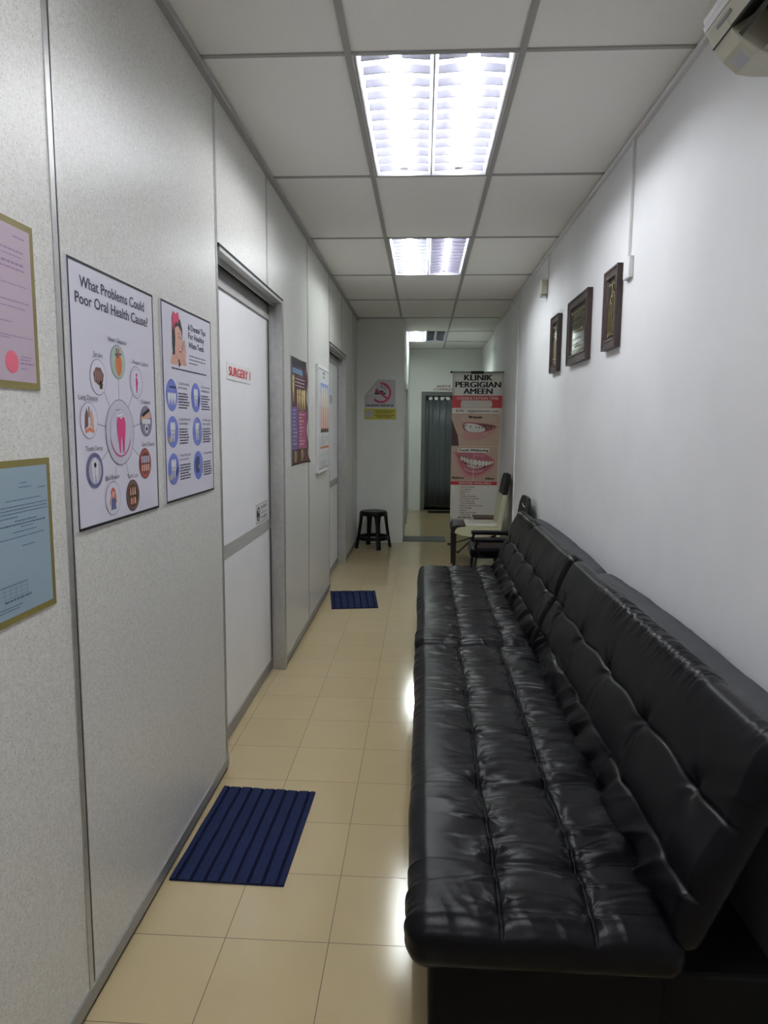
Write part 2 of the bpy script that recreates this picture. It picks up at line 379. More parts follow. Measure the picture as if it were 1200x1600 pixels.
# ------------------------------------------------------------------ ceiling lights
M['reflector'] = mat('white enamelled reflector', (.82, .82, .86), .3)
M['blade'] = mat('satin louvre blade', (.10, .10, .125), .3, .1)
M['tube_cool'] = mat('lit tube', (1, 1, 1), .5, emit=TUBE, ecol=(.95, .97, 1.0))
M['tube_green'] = mat('lit greenish tube', (1, 1, 1), .5, emit=TUBE * 1.5, ecol=(.92, 1.0, .96))
M['tube_weak'] = mat('weak violet tube', (1, 1, 1), .5, emit=TUBE * .6, ecol=(.93, .92, 1.0))
M['tube_far'] = mat('lit far tube', (1, 1, 1), .5, emit=TUBE * 1.7, ecol=(.90, 1.0, .95))
M['tube_off'] = mat('unlit tube', (.5, .52, .52), .3)
def ceiling_light(y0, y1, tubes, label):
    x0, x1 = GX[0] + .012, GX[1] - .012; a, b_ = y0 + .009, y1 - .009; xm = (x0 + x1) / 2
    t = thing('ceiling_light', ((x0 + x1) / 2, (a + b_) / 2, H), label, 'ceiling light', 'recessed ceiling lights along the corridor')
    bm = bmesh.new(); zt = H + .10
    B(bm, x0, x1, a, b_, zt, zt + .01, 0)
    for u in (x0, x1 - .004): B(bm, u, u + .004, a, b_, H - .001, zt, 0)
    for u in (a, b_ - .004): B(bm, x0 + .004, x1 - .004, u, u + .004, H - .001, zt, 0)
    mesh_obj('housing', bm, ['reflector'], t)
    bm = bmesh.new()
    for u in (x0 + .004, x1 - .012): B(bm, u, u + .008, a + .004, b_ - .004, H - .003, H + .012, 0)
    mesh_obj('frame', bm, ['alu'], t)
    for (c0, c1), tm in zip(((x0 + .016, xm - .003), (xm + .003, x1 - .016)), tubes):
        cx = (c0 + c1) / 2
        bm = bmesh.new()     # curved reflector wings
        for s_ in (-1, 1):
            pr = []
            for q in range(7):
                an = q / 6 * PI / 2
                pr.append((cx + s_ * ((c1 - c0) / 2 - .055 * (1 - math.cos(an))), H + .004 + .08 * math.sin(an)))
            for (xa, za), (xb, zb) in zip(pr, pr[1:]):
                f = bm.faces.new([bm.verts.new(p) for p in ((xa, a + .01, za), (xa, b_ - .01, za), (xb, b_ - .01, zb), (xb, a + .01, zb))]); f.smooth = True
        bmesh.ops.remove_doubles(bm, verts=bm.verts, dist=1e-5)
        mesh_obj('reflector', bm, ['reflector'], t)
        bm = bmesh.new(); n = 12       # cross blades: waisted slats either side of the tube
        for q in range(n):
            yy = a + .05 + (b_ - a - .1) * q / (n - 1)
            for s_ in (-1, 1):
                xi, xo = cx + s_ * .022, cx + s_ * ((c1 - c0) / 2 - .012)
                pts = [(xi, H + .012), (xo, H + .004), (xo, H + .032), (xi + s_ * .03, H + .040), (xi, H + .042)]
                prism(bm, pts, 'y', yy - .0025, yy + .0025)
        mesh_obj('louvre', bm, ['blade'], t)
        bm = bmesh.new(); tube(bm, [(cx, a + .03, H + .05), (cx, b_ - .03, H + .05)], .017, 14)
        mesh_obj('fluorescent_tube', bm, [tm], t)
        for yy in (a + .012, b_ - .03): mesh_obj('tube_holder', box(cx - .018, cx + .018, yy, yy + .018, H + .03, zt), ['white'], t)
    mesh_obj('centre_rib', box(xm - .0025, xm + .0025, a + .004, b_ - .004, H + .001, H + .03), ['blade'], t)
    return t
ceiling_light(*lights_at[0], ('tube_cool', 'tube_cool'), 'added fill ceiling light, unseen, farthest back behind the camera')  # unseen fitting added as fill light for the near end
ceiling_light(*lights_at[1], ('tube_cool', 'tube_cool'), 'recessed ceiling light overhead at the near end of the corridor')
ceiling_light(*lights_at[2], ('tube_cool', 'tube_cool'), 'largest, bright white louvred ceiling light near top of picture')
ceiling_light(*lights_at[3], ('tube_green', 'tube_weak'), 'second ceiling light, greenish left half and dimmer violet right half')
ceiling_light(*lights_at[4], ('tube_far', 'tube_off'), 'farthest small ceiling light, only its left half lit')

# ------------------------------------------------------------------ tufted sofas
def sstep(a, b_, x): 
    t = np.clip((x - a) / (b_ - a), 0, 1); return t * t * (3 - 2 * t)
def cushion(name, P0, U, V, N, L, Wd, T, r, parent, matn, disp, na=430, dens=(170, 16, 14, 16)):
    """soft box: L along U, Wd along V, thickness T; the N side is the show face. disp(a,b,wt,nb) -> offset along normal"""
    P0, U, V, N = [np.array(q, float) for q in (P0, U, V, N)]
    loop = []          # (b, c inner, nb, nc)
    def arc(cb, cc, a0, n):
        for q in range(n): 
            an = a0 + PI / 2 * q / n; loop.append((cb, cc, math.cos(an), math.sin(an)))
    def edge(b0, c0, b1, c1, nb, nc, n):
        for q in range(n): loop.append((b0 + (b1 - b0) * q / n, c0 + (c1 - c0) * q / n, nb, nc))
    arc(Wd - r, T - r, 0, dens[1]); edge(Wd - r, T - r, r, T - r, 0, 1, dens[0]); arc(r, T - r, PI / 2, dens[1])
    edge(r, T - r, r, r, -1, 0, dens[2] // 2); arc(r, r, PI, dens[3] // 2); edge(r, r, Wd - r, r, 0, -1, 10)
    arc(Wd - r, r, 1.5 * PI, dens[3] // 2); edge(Wd - r, r, Wd - r, T - r, 1, 0, dens[2] // 2)
    lp = np.array(loop); m_ = len(lp)
    av, ins, ea = [], [], []
    for q in range(9):
        an = PI / 2 * q / 8; av.append(r * (1 - math.sin(PI / 2 - PI / 2 * (1 - q / 8.)) if False else r * (1 - math.sin(an))) if False else r - r * math.sin(an)); ins.append(r * (1 - math.cos(PI / 2 - an))); ea.append(an)
    # rings: q=0 at the end face (a=0) ... q=8 fully out (a=r)
    av = [r - r * math.cos(PI / 2 * q / 8) for q in range(9)]; ins = [r - r * math.sin(PI / 2 * q / 8) for q in range(9)]; nae = [math.cos(PI / 2 * q / 8) for q in range(9)]
    mid = list(np.linspace(r, L - r, na)[1:-1])
    A = av + mid + [L - a for a in av[::-1]]; I = ins + [0] * len(mid) + ins[::-1]
    NA = [-q for q in nae] + [0] * len(mid) + nae[::-1]
    A, I, NA = map(np.array, (A, I, NA))
    aa = A[:, None] * np.ones(m_)[None]; rad = (r - I)[:, None]
    bb = lp[:, 0][None] + rad * lp[:, 2][None]; cc = lp[:, 1][None] + rad * lp[:, 3][None]
    s_ = np.sqrt(1 - NA ** 2)[:, None]
    nA = NA[:, None] * np.ones(m_)[None]; nB = lp[:, 2][None] * s_; nC = lp[:, 3][None] * s_
    d = disp(aa, bb, cc, nA, nB, nC)
    d = d * (1 - np.abs(nA)) - .004 * np.abs(nA)
    aa = aa + nA * d; bb = bb + nB * d; cc = cc + nC * d
    co = P0 + aa[..., None] * U + bb[..., None] * V + cc[..., None] * N
    co = co.reshape(-1, 3) - np.array(parent['_w'])
    na_ = len(A); i, j = np.meshgrid(np.arange(na_ - 1), np.arange(m_), indexing='ij'); j2 = (j + 1) % m_
    F = np.stack([i * m_ + j, i * m_ + j2, (i + 1) * m_ + j2, (i + 1) * m_ + j], -1).reshape(-1, 4)
    flip = np.dot(np.cross(U, V), N) > 0
    if not flip: F = F[:, ::-1]
    faces = F.tolist(); e0 = list(range(m_)); e1 = [(na_ - 1) * m_ + q for q in range(m_)]
    faces.append(e0[::-1] if flip else e0); faces.append(e1 if flip else e1[::-1])
    me = bpy.data.meshes.new(name); me.from_pydata(co.tolist(), [], faces); me.validate()
    me.polygons.foreach_set('use_smooth', [True] * len(me.polygons)); me.materials.append(M[matn]); me.update()
    bm = bmesh.new(); bm.from_mesh(me); bmesh.ops.recalc_face_normals(bm, faces=bm.faces); bm.to_mesh(me); bm.free()
    o = bpy.data.objects.new(name, me); C.objects.link(o); o.parent = parent; o['_w'] = parent['_w']
    return o
def npnoise(x, y, seed):
    """cheap smooth value noise on numpy arrays, range about -1..1"""
    rg = np.random.RandomState(seed); tb = rg.rand(257, 257) * 2 - 1
    xi = np.floor(x).astype(int); yi = np.floor(y).astype(int); fx = x - xi; fy = y - yi
    fx = fx * fx * (3 - 2 * fx); fy = fy * fy * (3 - 2 * fy)
    g = lambda a, b_: tb[a % 257, b_ % 257]
    return (g(xi, yi) * (1 - fx) + g(xi + 1, yi) * fx) * (1 - fy) + (g(xi, yi + 1) * (1 - fx) + g(xi + 1, yi + 1) * fx) * fy
def pull_points(L, pitch, seed):
    rg = np.random.RandomState(seed); n = int(round(L / pitch)); return [L * (k + .5) / n + rg.uniform(-.02, .02) for k in range(n)]
def seat_disp(L, seams, seed, pitch=.18):
    pulls = pull_points(L, pitch, seed)
    def f(a, b_, c, nA, nB, nC):
        top = sstep(-.1, .6, nC); front = sstep(.2, .8, -nB)
        warp = .024 * npnoise(a * 5, b_ * 7, seed + 1)
        d = np.zeros_like(a); edges = [-.02] + list(seams) + [.57]
        dm = np.full_like(a, 9.); b0 = b_; b_ = b_ - .004 * npnoise(a * 5, a * 0 + .5, seed + 5)
        for e0, e1 in zip(edges, edges[1:]):
            t = np.clip((b_ - e0) / (e1 - e0), 0, 1); d += np.where((b_ >= e0) & (b_ < e1), (.014 * np.sin(PI * t) ** .45 - .002), 0) * top
        for k, s in enumerate(seams):
            ds = np.abs(b_ - s); dm = np.minimum(dm, ds)
            d -= .006 * np.exp(-(ds / .0032) ** 2) * top
            # sharp pull dimples along each seam and the fans of folds that leave them
            for p in pulls:
                da = a - p - .01 * math.sin(7 * p + k); rr_ = np.hypot(da, b_ - s)
                th_ = np.arctan2(da, np.abs(b_ - s) + 1e-4)
                fold = np.cos(th_ * 9 + 3 * math.sin(p * 31 + k * 5) + 2.2 * npnoise(rr_ * 14, th_ * 2, seed + 9 + k))
                d += (.0020 * fold - .001) * np.exp(-rr_ / .055) * sstep(.004, .02, rr_) * top
                d -= .0045 * np.exp(-(rr_ / .022) ** 2) * top
        # transverse creases, strongest beside the seams and on the front roll
        for fr, am, sd in ((12, .0080, 21), (23, .0062, 22), (44, .0022, 23)):
            nz = npnoise((a + warp + .05 * (b_ - .2) * npnoise(a * 3, b_ * 2, seed + 3)) * fr + b_ * 3.0 * np.sign(fr - 20), b_ * 2.8, seed + sd)
            ridge = 1.25 * np.exp(-(nz / .26) ** 2) - .4
            mask = np.exp(-dm / .085) * 1.0 + .45 * front + .9 * sstep(.40, .50, b_) * top
            patch = sstep(-.45, .35, npnoise(a * 5, b_ * 6, seed + sd + 7))
            d += am * np.clip(ridge, -.5, 1) * mask * patch * (.25 + .75 * np.maximum(top, front * .8))
        # soft cross valleys joining the pulls
        for p in pulls[1::2] + pulls[0:1]:
            d -= .006 * np.exp(-((a - p - .012 * np.sin(b_ * 14)) / .011) ** 2) * sstep(.16, .2, b_) * top
            d += .004 * np.exp(-((a - p - .03) / .02) ** 2) * sstep(.16, .2, b_) * top
        # gathered ends
        en = np.exp(-np.minimum(a, L - a) / .05); d += en * top * .006 * np.clip(1 - 2.4 * np.abs(npnoise(b_ * 24 + 9 * a, a * 6, seed + 4)), -.4, 1)
        d += .003 * npnoise(a * 6, b_ * 7, seed + 40) * (top + front)
        return d
    return f
def back_disp(L, seed):
    pulls = pull_points(L, .36, seed)
    def f(a, b_, c, nA, nB, nC):
        top = sstep(-.1, .6, nC); d = np.zeros_like(a)
        # scalloped lower seam (b=.12) and upper seam (b=.295)
        s1 = .12 + .009 * np.abs(np.sin(PI * a / .19 + 1)) - .004; s2 = .292 + .007 * np.cos(2 * PI * (a - pulls[0]) / (pulls[1] - pulls[0])) * -1
        for e0, e1, am in ((np.full_like(a, -.03), s1, .012), (s1, s2, .010), (s2, np.full_like(a, .52), .012)):
            t = np.clip((b_ - e0) / (e1 - e0), 0, 1); d += np.where((b_ >= e0) & (b_ < e1), am * np.sin(PI * t) ** .7, 0) * top
        for s in (s1, s2): d -= .004 * np.exp(-((b_ - s) / .006) ** 2) * top
        # ruffled strip under the lower seam
        wv = npnoise((a + .5 * b_) * 9, b_ * 6, seed + 3); st = 1 - sstep(.10, .145, b_)
        d += st * top * (.020 * wv - .006 + .010 * (.7 - 2 * np.abs(npnoise(a * 14 + 12 * b_, b_ * 5, seed + 4))))
        # pulls on the upper seam with star folds
        for p in pulls:
            da = a - p; db = b_ - .285; rr_ = np.hypot(da, db); th_ = np.arctan2(db, da)
            d -= (.014 * np.exp(-(rr_ / .03) ** 2)) * top
            d += .0035 * np.cos(th_ * 5 + p * 20) * np.exp(-rr_ / .07) * sstep(.005, .03, rr_) * top
            d -= .006 * np.exp(-(da / .02) ** 2) * np.exp(-np.abs(b_ - .2) / .07) * top * (b_ > .13)
        # short gathers along the top ridge
        rg_ = np.exp(-((b_ - .50) / .05) ** 2)
        g = 1 - 2 * np.abs(npnoise(a * 55 + b_ * 20, b_ * 6, seed + 8)); d += .0045 * rg_ * np.clip(g, -.3, 1) * sstep(-.2, .5, npnoise(a * 4, a * 0, seed + 12))
        en = np.exp(-np.minimum(a, L - a) / .05); d += en * .004 * np.clip(1 - 2.4 * np.abs(npnoise(b_ * 20 + 8 * a, a * 6, seed + 6)), -.4, 1) * top
        d += .005 * npnoise(a * 5, b_ * 6, seed + 41) * top
        return d
    return f
def plain_disp(L, seed, dome=.03):
    def f(a, b_, c, nA, nB, nC):
        return dome * np.sin(PI * np.clip(a / L, 0, 1)) ** .8 * sstep(.2, .9, nB) + .004 * npnoise(a * 5, b_ * 7, seed) + .0015 * npnoise(a * 25, b_ * 9, seed + 1) * sstep(0, .8, nB + nC)
    return f
def sofa(y0, y1, seams, seed, label, dome):
    L = y1 - y0
    t = thing('sofa', (.45, (y0 + y1) / 2, 0), label, 'sofa', 'black leather sofa beds in a row along the right wall')
    cushion('seat_cushion', (-.022, y0, .315), (0, 1, 0), (1, 0, 0), (0, 0, 1), L, .605, .112, .048, t, 'leather', seat_disp(L, [s + .022 for s in seams], seed))
    cushion('backrest', (.599, y0 + .01, .37), (0, 1, 0), (.40, 0, .9165), (-.9165, 0, .40), L - .02, .515, .078, .037, t, 'leather', back_disp(L - .02, seed + 50), 360, (150, 16, 14, 16))
    # matt cloth pad between the backrest and the wall
    cushion('rear_pad', (.921, y0 + .02, .12), (0, 1, 0), (0, 0, 1), (-1, 0, 0), L - .04, .685, .122, .05, t, 'leather_dull', plain_disp(L, seed, dome), 90, (30, 10, 8, 8))
    bm = bmesh.new(); B(bm, .03, .56, y0 + .05, y1 - .05, .085, .322, 0, .02, 3); B(bm, .55, .82, y0 + .07, y1 - .07, .085, .30, 0, .01, 2)
    mesh_obj('base', bm, ['sofabase'], t)
    for lx in (.10, .50):
        for ly in (y0 + .16, y1 - .16):
            bm = bmesh.new(); tube(bm, [(lx, ly, .09), (lx, ly, .02)], [.02, .016], 12); tube(bm, [(lx, ly, .02), (lx, ly, 0)], .022, 12)
            mesh_obj('leg', bm, ['chrome'], t)
    return t
sofa(1.362, 3.335, (.185, .385), 11, 'nearest black tufted leather sofa bed filling lower right', .028)
sofa(3.34, 5.27, (.20, .41), 73, 'farther black tufted leather sofa bed, before the cream chair', .02)

# ------------------------------------------------------------------ doormats
M['mat'] = noisy(mat('navy ribbed carpet', (.012, .02, .075), .95, spec=.1), 300, (.009, .014, .040), (.016, .024, .068), .35, .65, .4, 2, .002)
M['matline'] = mat('dark rib', (.003, .005, .02), .95, spec=.1)
def doormat(corners, label, n=8):
    """corners: near left, near right, far right, far left; ribs run along the long side"""
    nl, nr, fr, fl = [Vector((*c, 0)) for c in corners]
    bm = bmesh.new(); k = 8 * n; m_ = 30
    def pt(s, q): return (nl * (1 - s) + nr * s) * (1 - q) + (fl * (1 - s) + fr * s) * q
    rows = []
    for i in range(k + 1):
        s = i / k; groove = (i % 8 == 4)
        z = .0035 if groove else .008
        rows.append([bm.verts.new(pt(s, j / m_) + Vector((.0018 * math.sin(j * 1.1) if groove else 0, 0, z + .001 * math.sin(j * .5 + i * .3)))) for j in range(m_ + 1)])
    for i in range(k):
        for j in range(m_):
            f = bm.faces.new((rows[i][j], rows[i + 1][j], rows[i + 1][j + 1], rows[i][j + 1])); f.material_index = 1 if i % 8 in (3, 4) else 0
    # skirt to the floor
    loop = [rows[i][0] for i in range(k + 1)] + [rows[k][j] for j in range(1, m_ + 1)] + [rows[i][m_] for i in range(k - 1, -1, -1)] + [rows[0][j] for j in range(m_ - 1, 0, -1)]
    low = [bm.verts.new((v.co.x, v.co.y, .0)) for v in loop]
    for q in range(len(loop)):
        p = (q + 1) % len(loop); f = bm.faces.new((loop[q], low[q], low[p], loop[p])); f.material_index = 0
    bmesh.ops.recalc_face_normals(bm, faces=bm.faces)
    o = mesh_obj('doormat', bm, ['mat', 'matline']); tag(o, label, 'doormat', 'blue ribbed doormats before the surgery doors')
doormat([(-.816, 2.084), (-.433, 2.076), (-.419, 2.659), (-.802, 2.680)], 'large navy ribbed doormat in the foreground by the first panels')
doormat([(-.727, 5.499), (-.349, 5.565), (-.415, 6.144), (-.815, 6.090)], 'smaller-looking blue ribbed doormat before the second door', 7)
M['greymat'] = noisy(mat('dark grey rubber', (.07, .075, .07), .8), 200, (.05, .055, .05), (.09, .095, .09), .3, .7, .3)
bm = box(XH + .005, .31, 8.89, 9.28, 0, .008, bev=.003); tag(mesh_obj('threshold_mat', bm, ['greymat']), 'flat dark grey mat on floor at the hall opening', 'mat')
bm = box(.10, .86, 11.82, 12.12, 0, .009, bev=.003); tag(mesh_obj('floor_mat', bm, ['black']), 'thin black mat below the grey-blue curtain in far doorway', 'mat')

# ------------------------------------------------------------------ curtain in the far doorway
M['curtain'] = mat('grey blue vinyl curtain', (.075, .088, .092), .45)
t = thing('curtain', (.44, YE + .02, .06), 'grey-blue pleated curtain hanging in the far doorway', 'curtain')
bm = bmesh.new(); n = 140; R_ = []
for i in range(n + 1):
    x = .032 + .816 * i / n; y = YE + .035 + .014 * math.sin(i * .30) + .006 * math.sin(i * .21 + 1)
    R_.append([bm.verts.new((x, y + .006 * math.sin(i * .3 + z_ * 2), z_)) for z_ in (.07, .5, 1.0, 1.5, 1.93)])
for a_, b_ in zip(R_, R_[1:]):
    for j in range(4): f = bm.faces.new((a_[j], b_[j], b_[j + 1], a_[j + 1])); f.smooth = True
o = mesh_obj('cloth', bm, ['curtain'], t); md = o.modifiers.new('s', 'SOLIDIFY'); md.thickness = .002
bm = bmesh.new(); tube(bm, [(.031, YE + .035, 1.965), (.849, YE + .035, 1.965)], .008, 8); mesh_obj('rod', bm, ['alu'], t)
bm = bmesh.new()
for i in range(8): x = .09 + i * .1; B(bm, x, x + .055, YE + .022, YE + .048, 1.925, 1.978)
mesh_obj('hook_strip', bm, ['white'], t)

# ------------------------------------------------------------------ wall prints on the left
def board(name, y0, z0, W, Hh, label, cat, x=XL, th=.003, paper='paper', edge='paperedge'):
    t = thing(name, (x, y0 + W / 2, z0), label, cat)
    bm = box(x + .0002, x + th, y0, y0 + W, z0, z0 + Hh); mesh_obj('sheet', bm, [paper], t)
    A = left_art(y0, z0, x + th); return t, A
def col(name, c, rough=.45):
    if name not in M: M[name] = mat(name, c, rough)
    return name
INK = 'navyink'
# --- oral health poster
t, A = board('poster', 1.612, 1.236, .512, .646, 'large black-bordered poster headed What Problems Could Poor Oral Health Cause?', 'poster', th=.006)
A.border(.512, .646, .007, 'black', 1)
A.text('What Problems Could', .250, .586, .028, INK, .385, 'c'); A.text('Poor Oral Health Cause?', .250, .545, .028, INK, .435, 'c')
cc = (.250, .237)
items = [('Heart Disease', (.252, .425), 'heart', .110), ('Stroke', (.134, .377), 'brain', .050), ('Preterm Labour', (.370, .378), 'mum', .112), ('Lung Disease', (.074, .268), 'lung', .100),
         ('Diabetes', (.430, .268), 'meter', .070), ('Tooth Decay', (.094, .143), 'decay', .092), ('Gum Disease', (.412, .144), 'gum', .096), ('Bad Breath', (.190, .063), 'girl', .078), ('Tooth Loss', (.317, .058), 'loss', .072)]
for nme, c, kd, wd in items:
    A.line([cc, c], .0022, 'grey', 1)
col('skin', (.58, .33, .25)); col('fleshred', (.42, .07, .05)); col('brainc', (.16, .075, .07)); col('mint', (.33, .45, .38)); col('lilac', (.40, .37, .46)); col('lilacdark', (.20, .17, .26))
col('pinkink', (.55, .03, .16)); col('decayc', (.09, .10, .22)); col('toothw', (.62, .62, .66)); col('gumc', (.17, .045, .04)); col('brown', (.07, .035, .02)); col('orange', (.55, .16, .05)); col('cyan', (.10, .32, .40)); col('lilaclight', (.52, .50, .60))
def blob(A, c, r, m, l, n=26, wob=.15, ph=0, k=5, ry=None):
    ry = ry or r
    A.poly([(c[0] + r * (1 + wob * math.sin(k * a + ph)) * math.cos(a), c[1] + ry * (1 + wob * math.sin(k * a + ph)) * math.sin(a)) for a in [2 * PI * q / n for q in range(n)]], m, l)
def tooth(A, c, w_, h_, m, l):
    P_ = [(-.5, .30), (-.42, .46), (-.25, .5), (0, .43), (.25, .5), (.42, .46), (.5, .30), (.44, .05), (.33, -.2), (.24, -.5), (.14, -.46), (.06, -.12), (0, -.04), (-.06, -.12), (-.14, -.46), (-.24, -.5), (-.33, -.2), (-.44, .05)]
    A.poly([(c[0] + x * w_, c[1] + y * h_) for x, y in P_], m, l)
for nme, c, kd, wd in items:
    base = {'heart': 'mint', 'decay': 'decayc', 'gum': 'gumc', 'loss': 'brown', 'meter': 'lilacdark'}.get(kd, 'paper')
    A.disc(c, .0455, 'lilacdark' if kd != 'mint' else 'grey', 2); A.disc(c, .0435, base, 3)
    x, y = c
    if kd == 'heart':
        blob(A, (x + .004, y - .008), .021, 'orange', 4, wob=.08, k=3, ry=.027); A.line([(x - .006, y + .012), (x - .008, y + .033)], .008, 'brainc', 5); A.line([(x + .004, y + .012), (x + .006, y + .034)], .007, 'fleshred', 5); A.line([(x - .018, y + .018), (x + .02, y + .022)], .006, 'brainc', 6); A.line([(x + .004, y + .008), (x + .012, y - .024)], .002, 'fleshred', 6)
    elif kd == 'brain':
        blob(A, (x, y + .003), .028, 'brainc', 4, wob=.06, k=7, ry=.022); blob(A, (x + .012, y - .02), .010, 'brown', 4); 
        for q in range(4): A.line([(x - .02 + q * .011, y + .015), (x - .014 + q * .011, y + .004), (x - .02 + q * .011, y - .008)], .0016, 'skin', 5)
    elif kd == 'mum':
        A.ring(c, .038, .0018, 'lilac', 4); A.disc((x, y + .020), .0055, 'pinkink', 4); A.poly([(x - .006, y + .013), (x + .004, y + .013), (x + .010, y - .002), (x + .005, y - .010), (x + .004, y - .030), (x - .003, y - .030), (x - .006, y - .008)], 'pinkink', 4)
    elif kd == 'lung':
        for s_ in (-1, 1): A.poly([(x + s_ * .004, y + .018), (x + s_ * .012, y + .030), (x + s_ * .022, y + .012), (x + s_ * .025, y - .022), (x + s_ * .006, y - .014)], 'skin' if s_ > 0 else 'brainc', 4)
        A.rect(x - .002, y + .008, x + .002, y + .034, 'brown', 5); A.poly([(x - .026, y - .024), (x, y - .016), (x + .026, y - .024), (x + .02, y - .032), (x, y - .025), (x - .02, y - .032)], 'orange', 5)
    elif kd == 'meter':
        A.poly([(x - .04, y + .012), (x + .03, y + .03), (x + .038, y + .012), (x - .036, y - .004)], 'skin', 4); A.rect(x - .03, y - .008, x + .03, y + .006, 'toothw', 5); A.disc((x, y - .022), .014, 'lilaclight', 5); A.rect(x - .006, y - .027, x + .006, y - .018, 'black', 6); A.poly([(x - .03, y + .02), (x + .02, y + .038), (x + .026, y + .03), (x - .026, y + .012)], 'black', 6)
    elif kd == 'decay':
        A.disc(c, .034, 'lilac', 4); A.poly([(x - .020, y + .02), (x, y + .034), (x + .018, y + .022), (x + .012, y - .034), (x + .002, y - .010), (x - .010, y - .034)], 'toothw', 5); A.disc((x, y + .014), .0065, 'black', 6); A.line([(x, y + .012), (x - .003, y - .02)], .0022, 'grey', 6)
    elif kd == 'gum':
        A.ring(c, .040, .006, 'fleshred', 4)
        for q in range(4): A.rect(x - .030 + q * .016, y + .002, x - .018 + q * .016, y + .022, 'lilac', 5); A.rect(x - .028 + q * .015, y - .022, x - .017 + q * .015, y - .003, 'skin', 5)
    elif kd == 'girl':
        blob(A, (x, y + .014), .014, 'fleshred', 4, wob=.05); A.disc((x, y + .011), .009, 'skin', 5); A.poly([(x - .016, y - .030), (x - .010, y), (x + .010, y), (x + .016, y - .030)], 'decayc', 5); A.line([(x - .016, y + .004), (x - .020, y - .016)], .006, 'skin', 6)
        A.line([(x + .012, y + .01), (x + .015, y - .012)], .006, 'fleshred', 6)
    elif kd == 'loss':
        for q in range(3): A.poly([(x - .022 + q * .015, y + .002), (x - .012 + q * .015, y + .002), (x - .014 + q * .015, y + .024), (x - .020 + q * .015, y + .022)], 'skin', 5); A.rect(x - .018 + q * .013, y - .024, x - .009 + q * .013, y - .006, 'orange' if q == 1 else 'skin', 5)
        A.ring(c, .041, .007, 'brainc', 4)
    A.text(nme, x if kd not in ('mum', 'gum') else x + (.033 if kd == 'mum' else .026), y + .0505, .0125, INK, wd, 'c', bold=False, l=6)
A.disc(cc, .0885, 'lilaclight', 3); A.ring(cc, .0885, .0022, 'grey', 5); A.disc(cc, .064, 'lilac', 4); A.disc(cc, .062, 'lilaclight', 5); A.ring(cc, .066, .003, 'pinkink', 6, a0=PI * 1.1, a1=PI * 1.9)
tooth(A, (cc[0] + .004, cc[1] - .008), .056, .100, 'pinkink', 7)
A.line([(cc[0] - .030, cc[1] + .058), (cc[0] - .022, cc[1] + .044), (cc[0] - .004, cc[1] + .045), (cc[0] + .016, cc[1] + .050)], .004, 'white', 7); A.line([(cc[0] - .030, cc[1] + .060), (cc[0] - .004, cc[1] + .060)], .002, 'grey', 7)
A.build('print', t)
# --- six tips poster
t, A = board('poster', 2.190, 1.239, .512, .646, 'second black-bordered poster headed 6 Dental Tips, woman with red hair bow', 'poster', th=.006)
A.border(.512, .646, .007, 'black', 1)
col('blue', (.13, .17, .52)); col('hair', (.012, .008, .008)); col('bow', (.50, .03, .10)); col('darkblue', (.03, .045, .12)); col('sand', (.45, .38, .18)); col('steel', (.16, .20, .30))
A.poly([(.076, .452), (.088, .49), (.11, .50), (.16, .498), (.205, .492), (.226, .456)], 'skin', 2)
A.poly([(.092, .56), (.105, .60), (.140, .612), (.172, .604), (.190, .575), (.188, .545), (.178, .565), (.150, .580), (.125, .570), (.118, .52), (.112, .484), (.095, .484), (.090, .52)], 'hair', 3)
A.poly([(.118, .572), (.150, .582), (.178, .566), (.184, .54), (.180, .512), (.166, .490), (.148, .470), (.135, .484), (.120, .50)], 'skin', 4)
A.poly([(.100, .560), (.092, .60), (.105, .624), (.128, .618), (.150, .628), (.160, .606), (.150, .590), (.128, .592), (.112, .575)], 'bow', 5)
A.line([(.150, .548), (.160, .543)], .004, 'hair', 5); A.line([(.172, .545), (.180, .541)], .004, 'hair', 5); A.line([(.148, .558), (.160, .556)], .0025, 'hair', 5)
A.poly([(.150, .508), (.172, .512), (.168, .496), (.156, .494)], 'bow', 5); A.poly([(.153, .507), (.170, .510), (.168, .503), (.156, .502)], 'white', 6)
A.poly([(.178, .480), (.186, .515), (.196, .535), (.206, .545), (.214, .530), (.220, .500), (.214, .478)], 'skin', 6)
for q in range(3): A.line([(.192 + q * .009, .510), (.196 + q * .008, .538)], .0012, 'brown', 7)
A.line([(.148, .470), (.156, .456), (.150, .452)], .010, 'hair', 5)
for s_, v_, w_ in (('6 Dental Tips', .583, .195), ('For Healthy', .553, .175), ('White Teeth', .522, .168)): A.text(s_, .252, v_, .021, INK, w_)
for q, fl in enumerate((1, .95, .5)): A.words(.255, .445, .492 - q * .0125, .0045, 'grey', fill=fl)
A.words(.080, .448, .437, .005, INK)
tips = [((.073, .351), '1. Daily Brushing', 'and Flossing', 2, 3), ((.316, .351), '2. Use a normal', 'toothpaste', 3, 3), ((.073, .231), '3. Use Fluoride', 'mouthwashes', 3, 3), ((.325, .230), '4. Visit your', 'dentist regularly', 3, 2), ((.071, .109), '5. Avoid foods that', 'stain your teeth', 3, 2), ((.325, .107), '6. Stop smoking', '', 4, 3)]
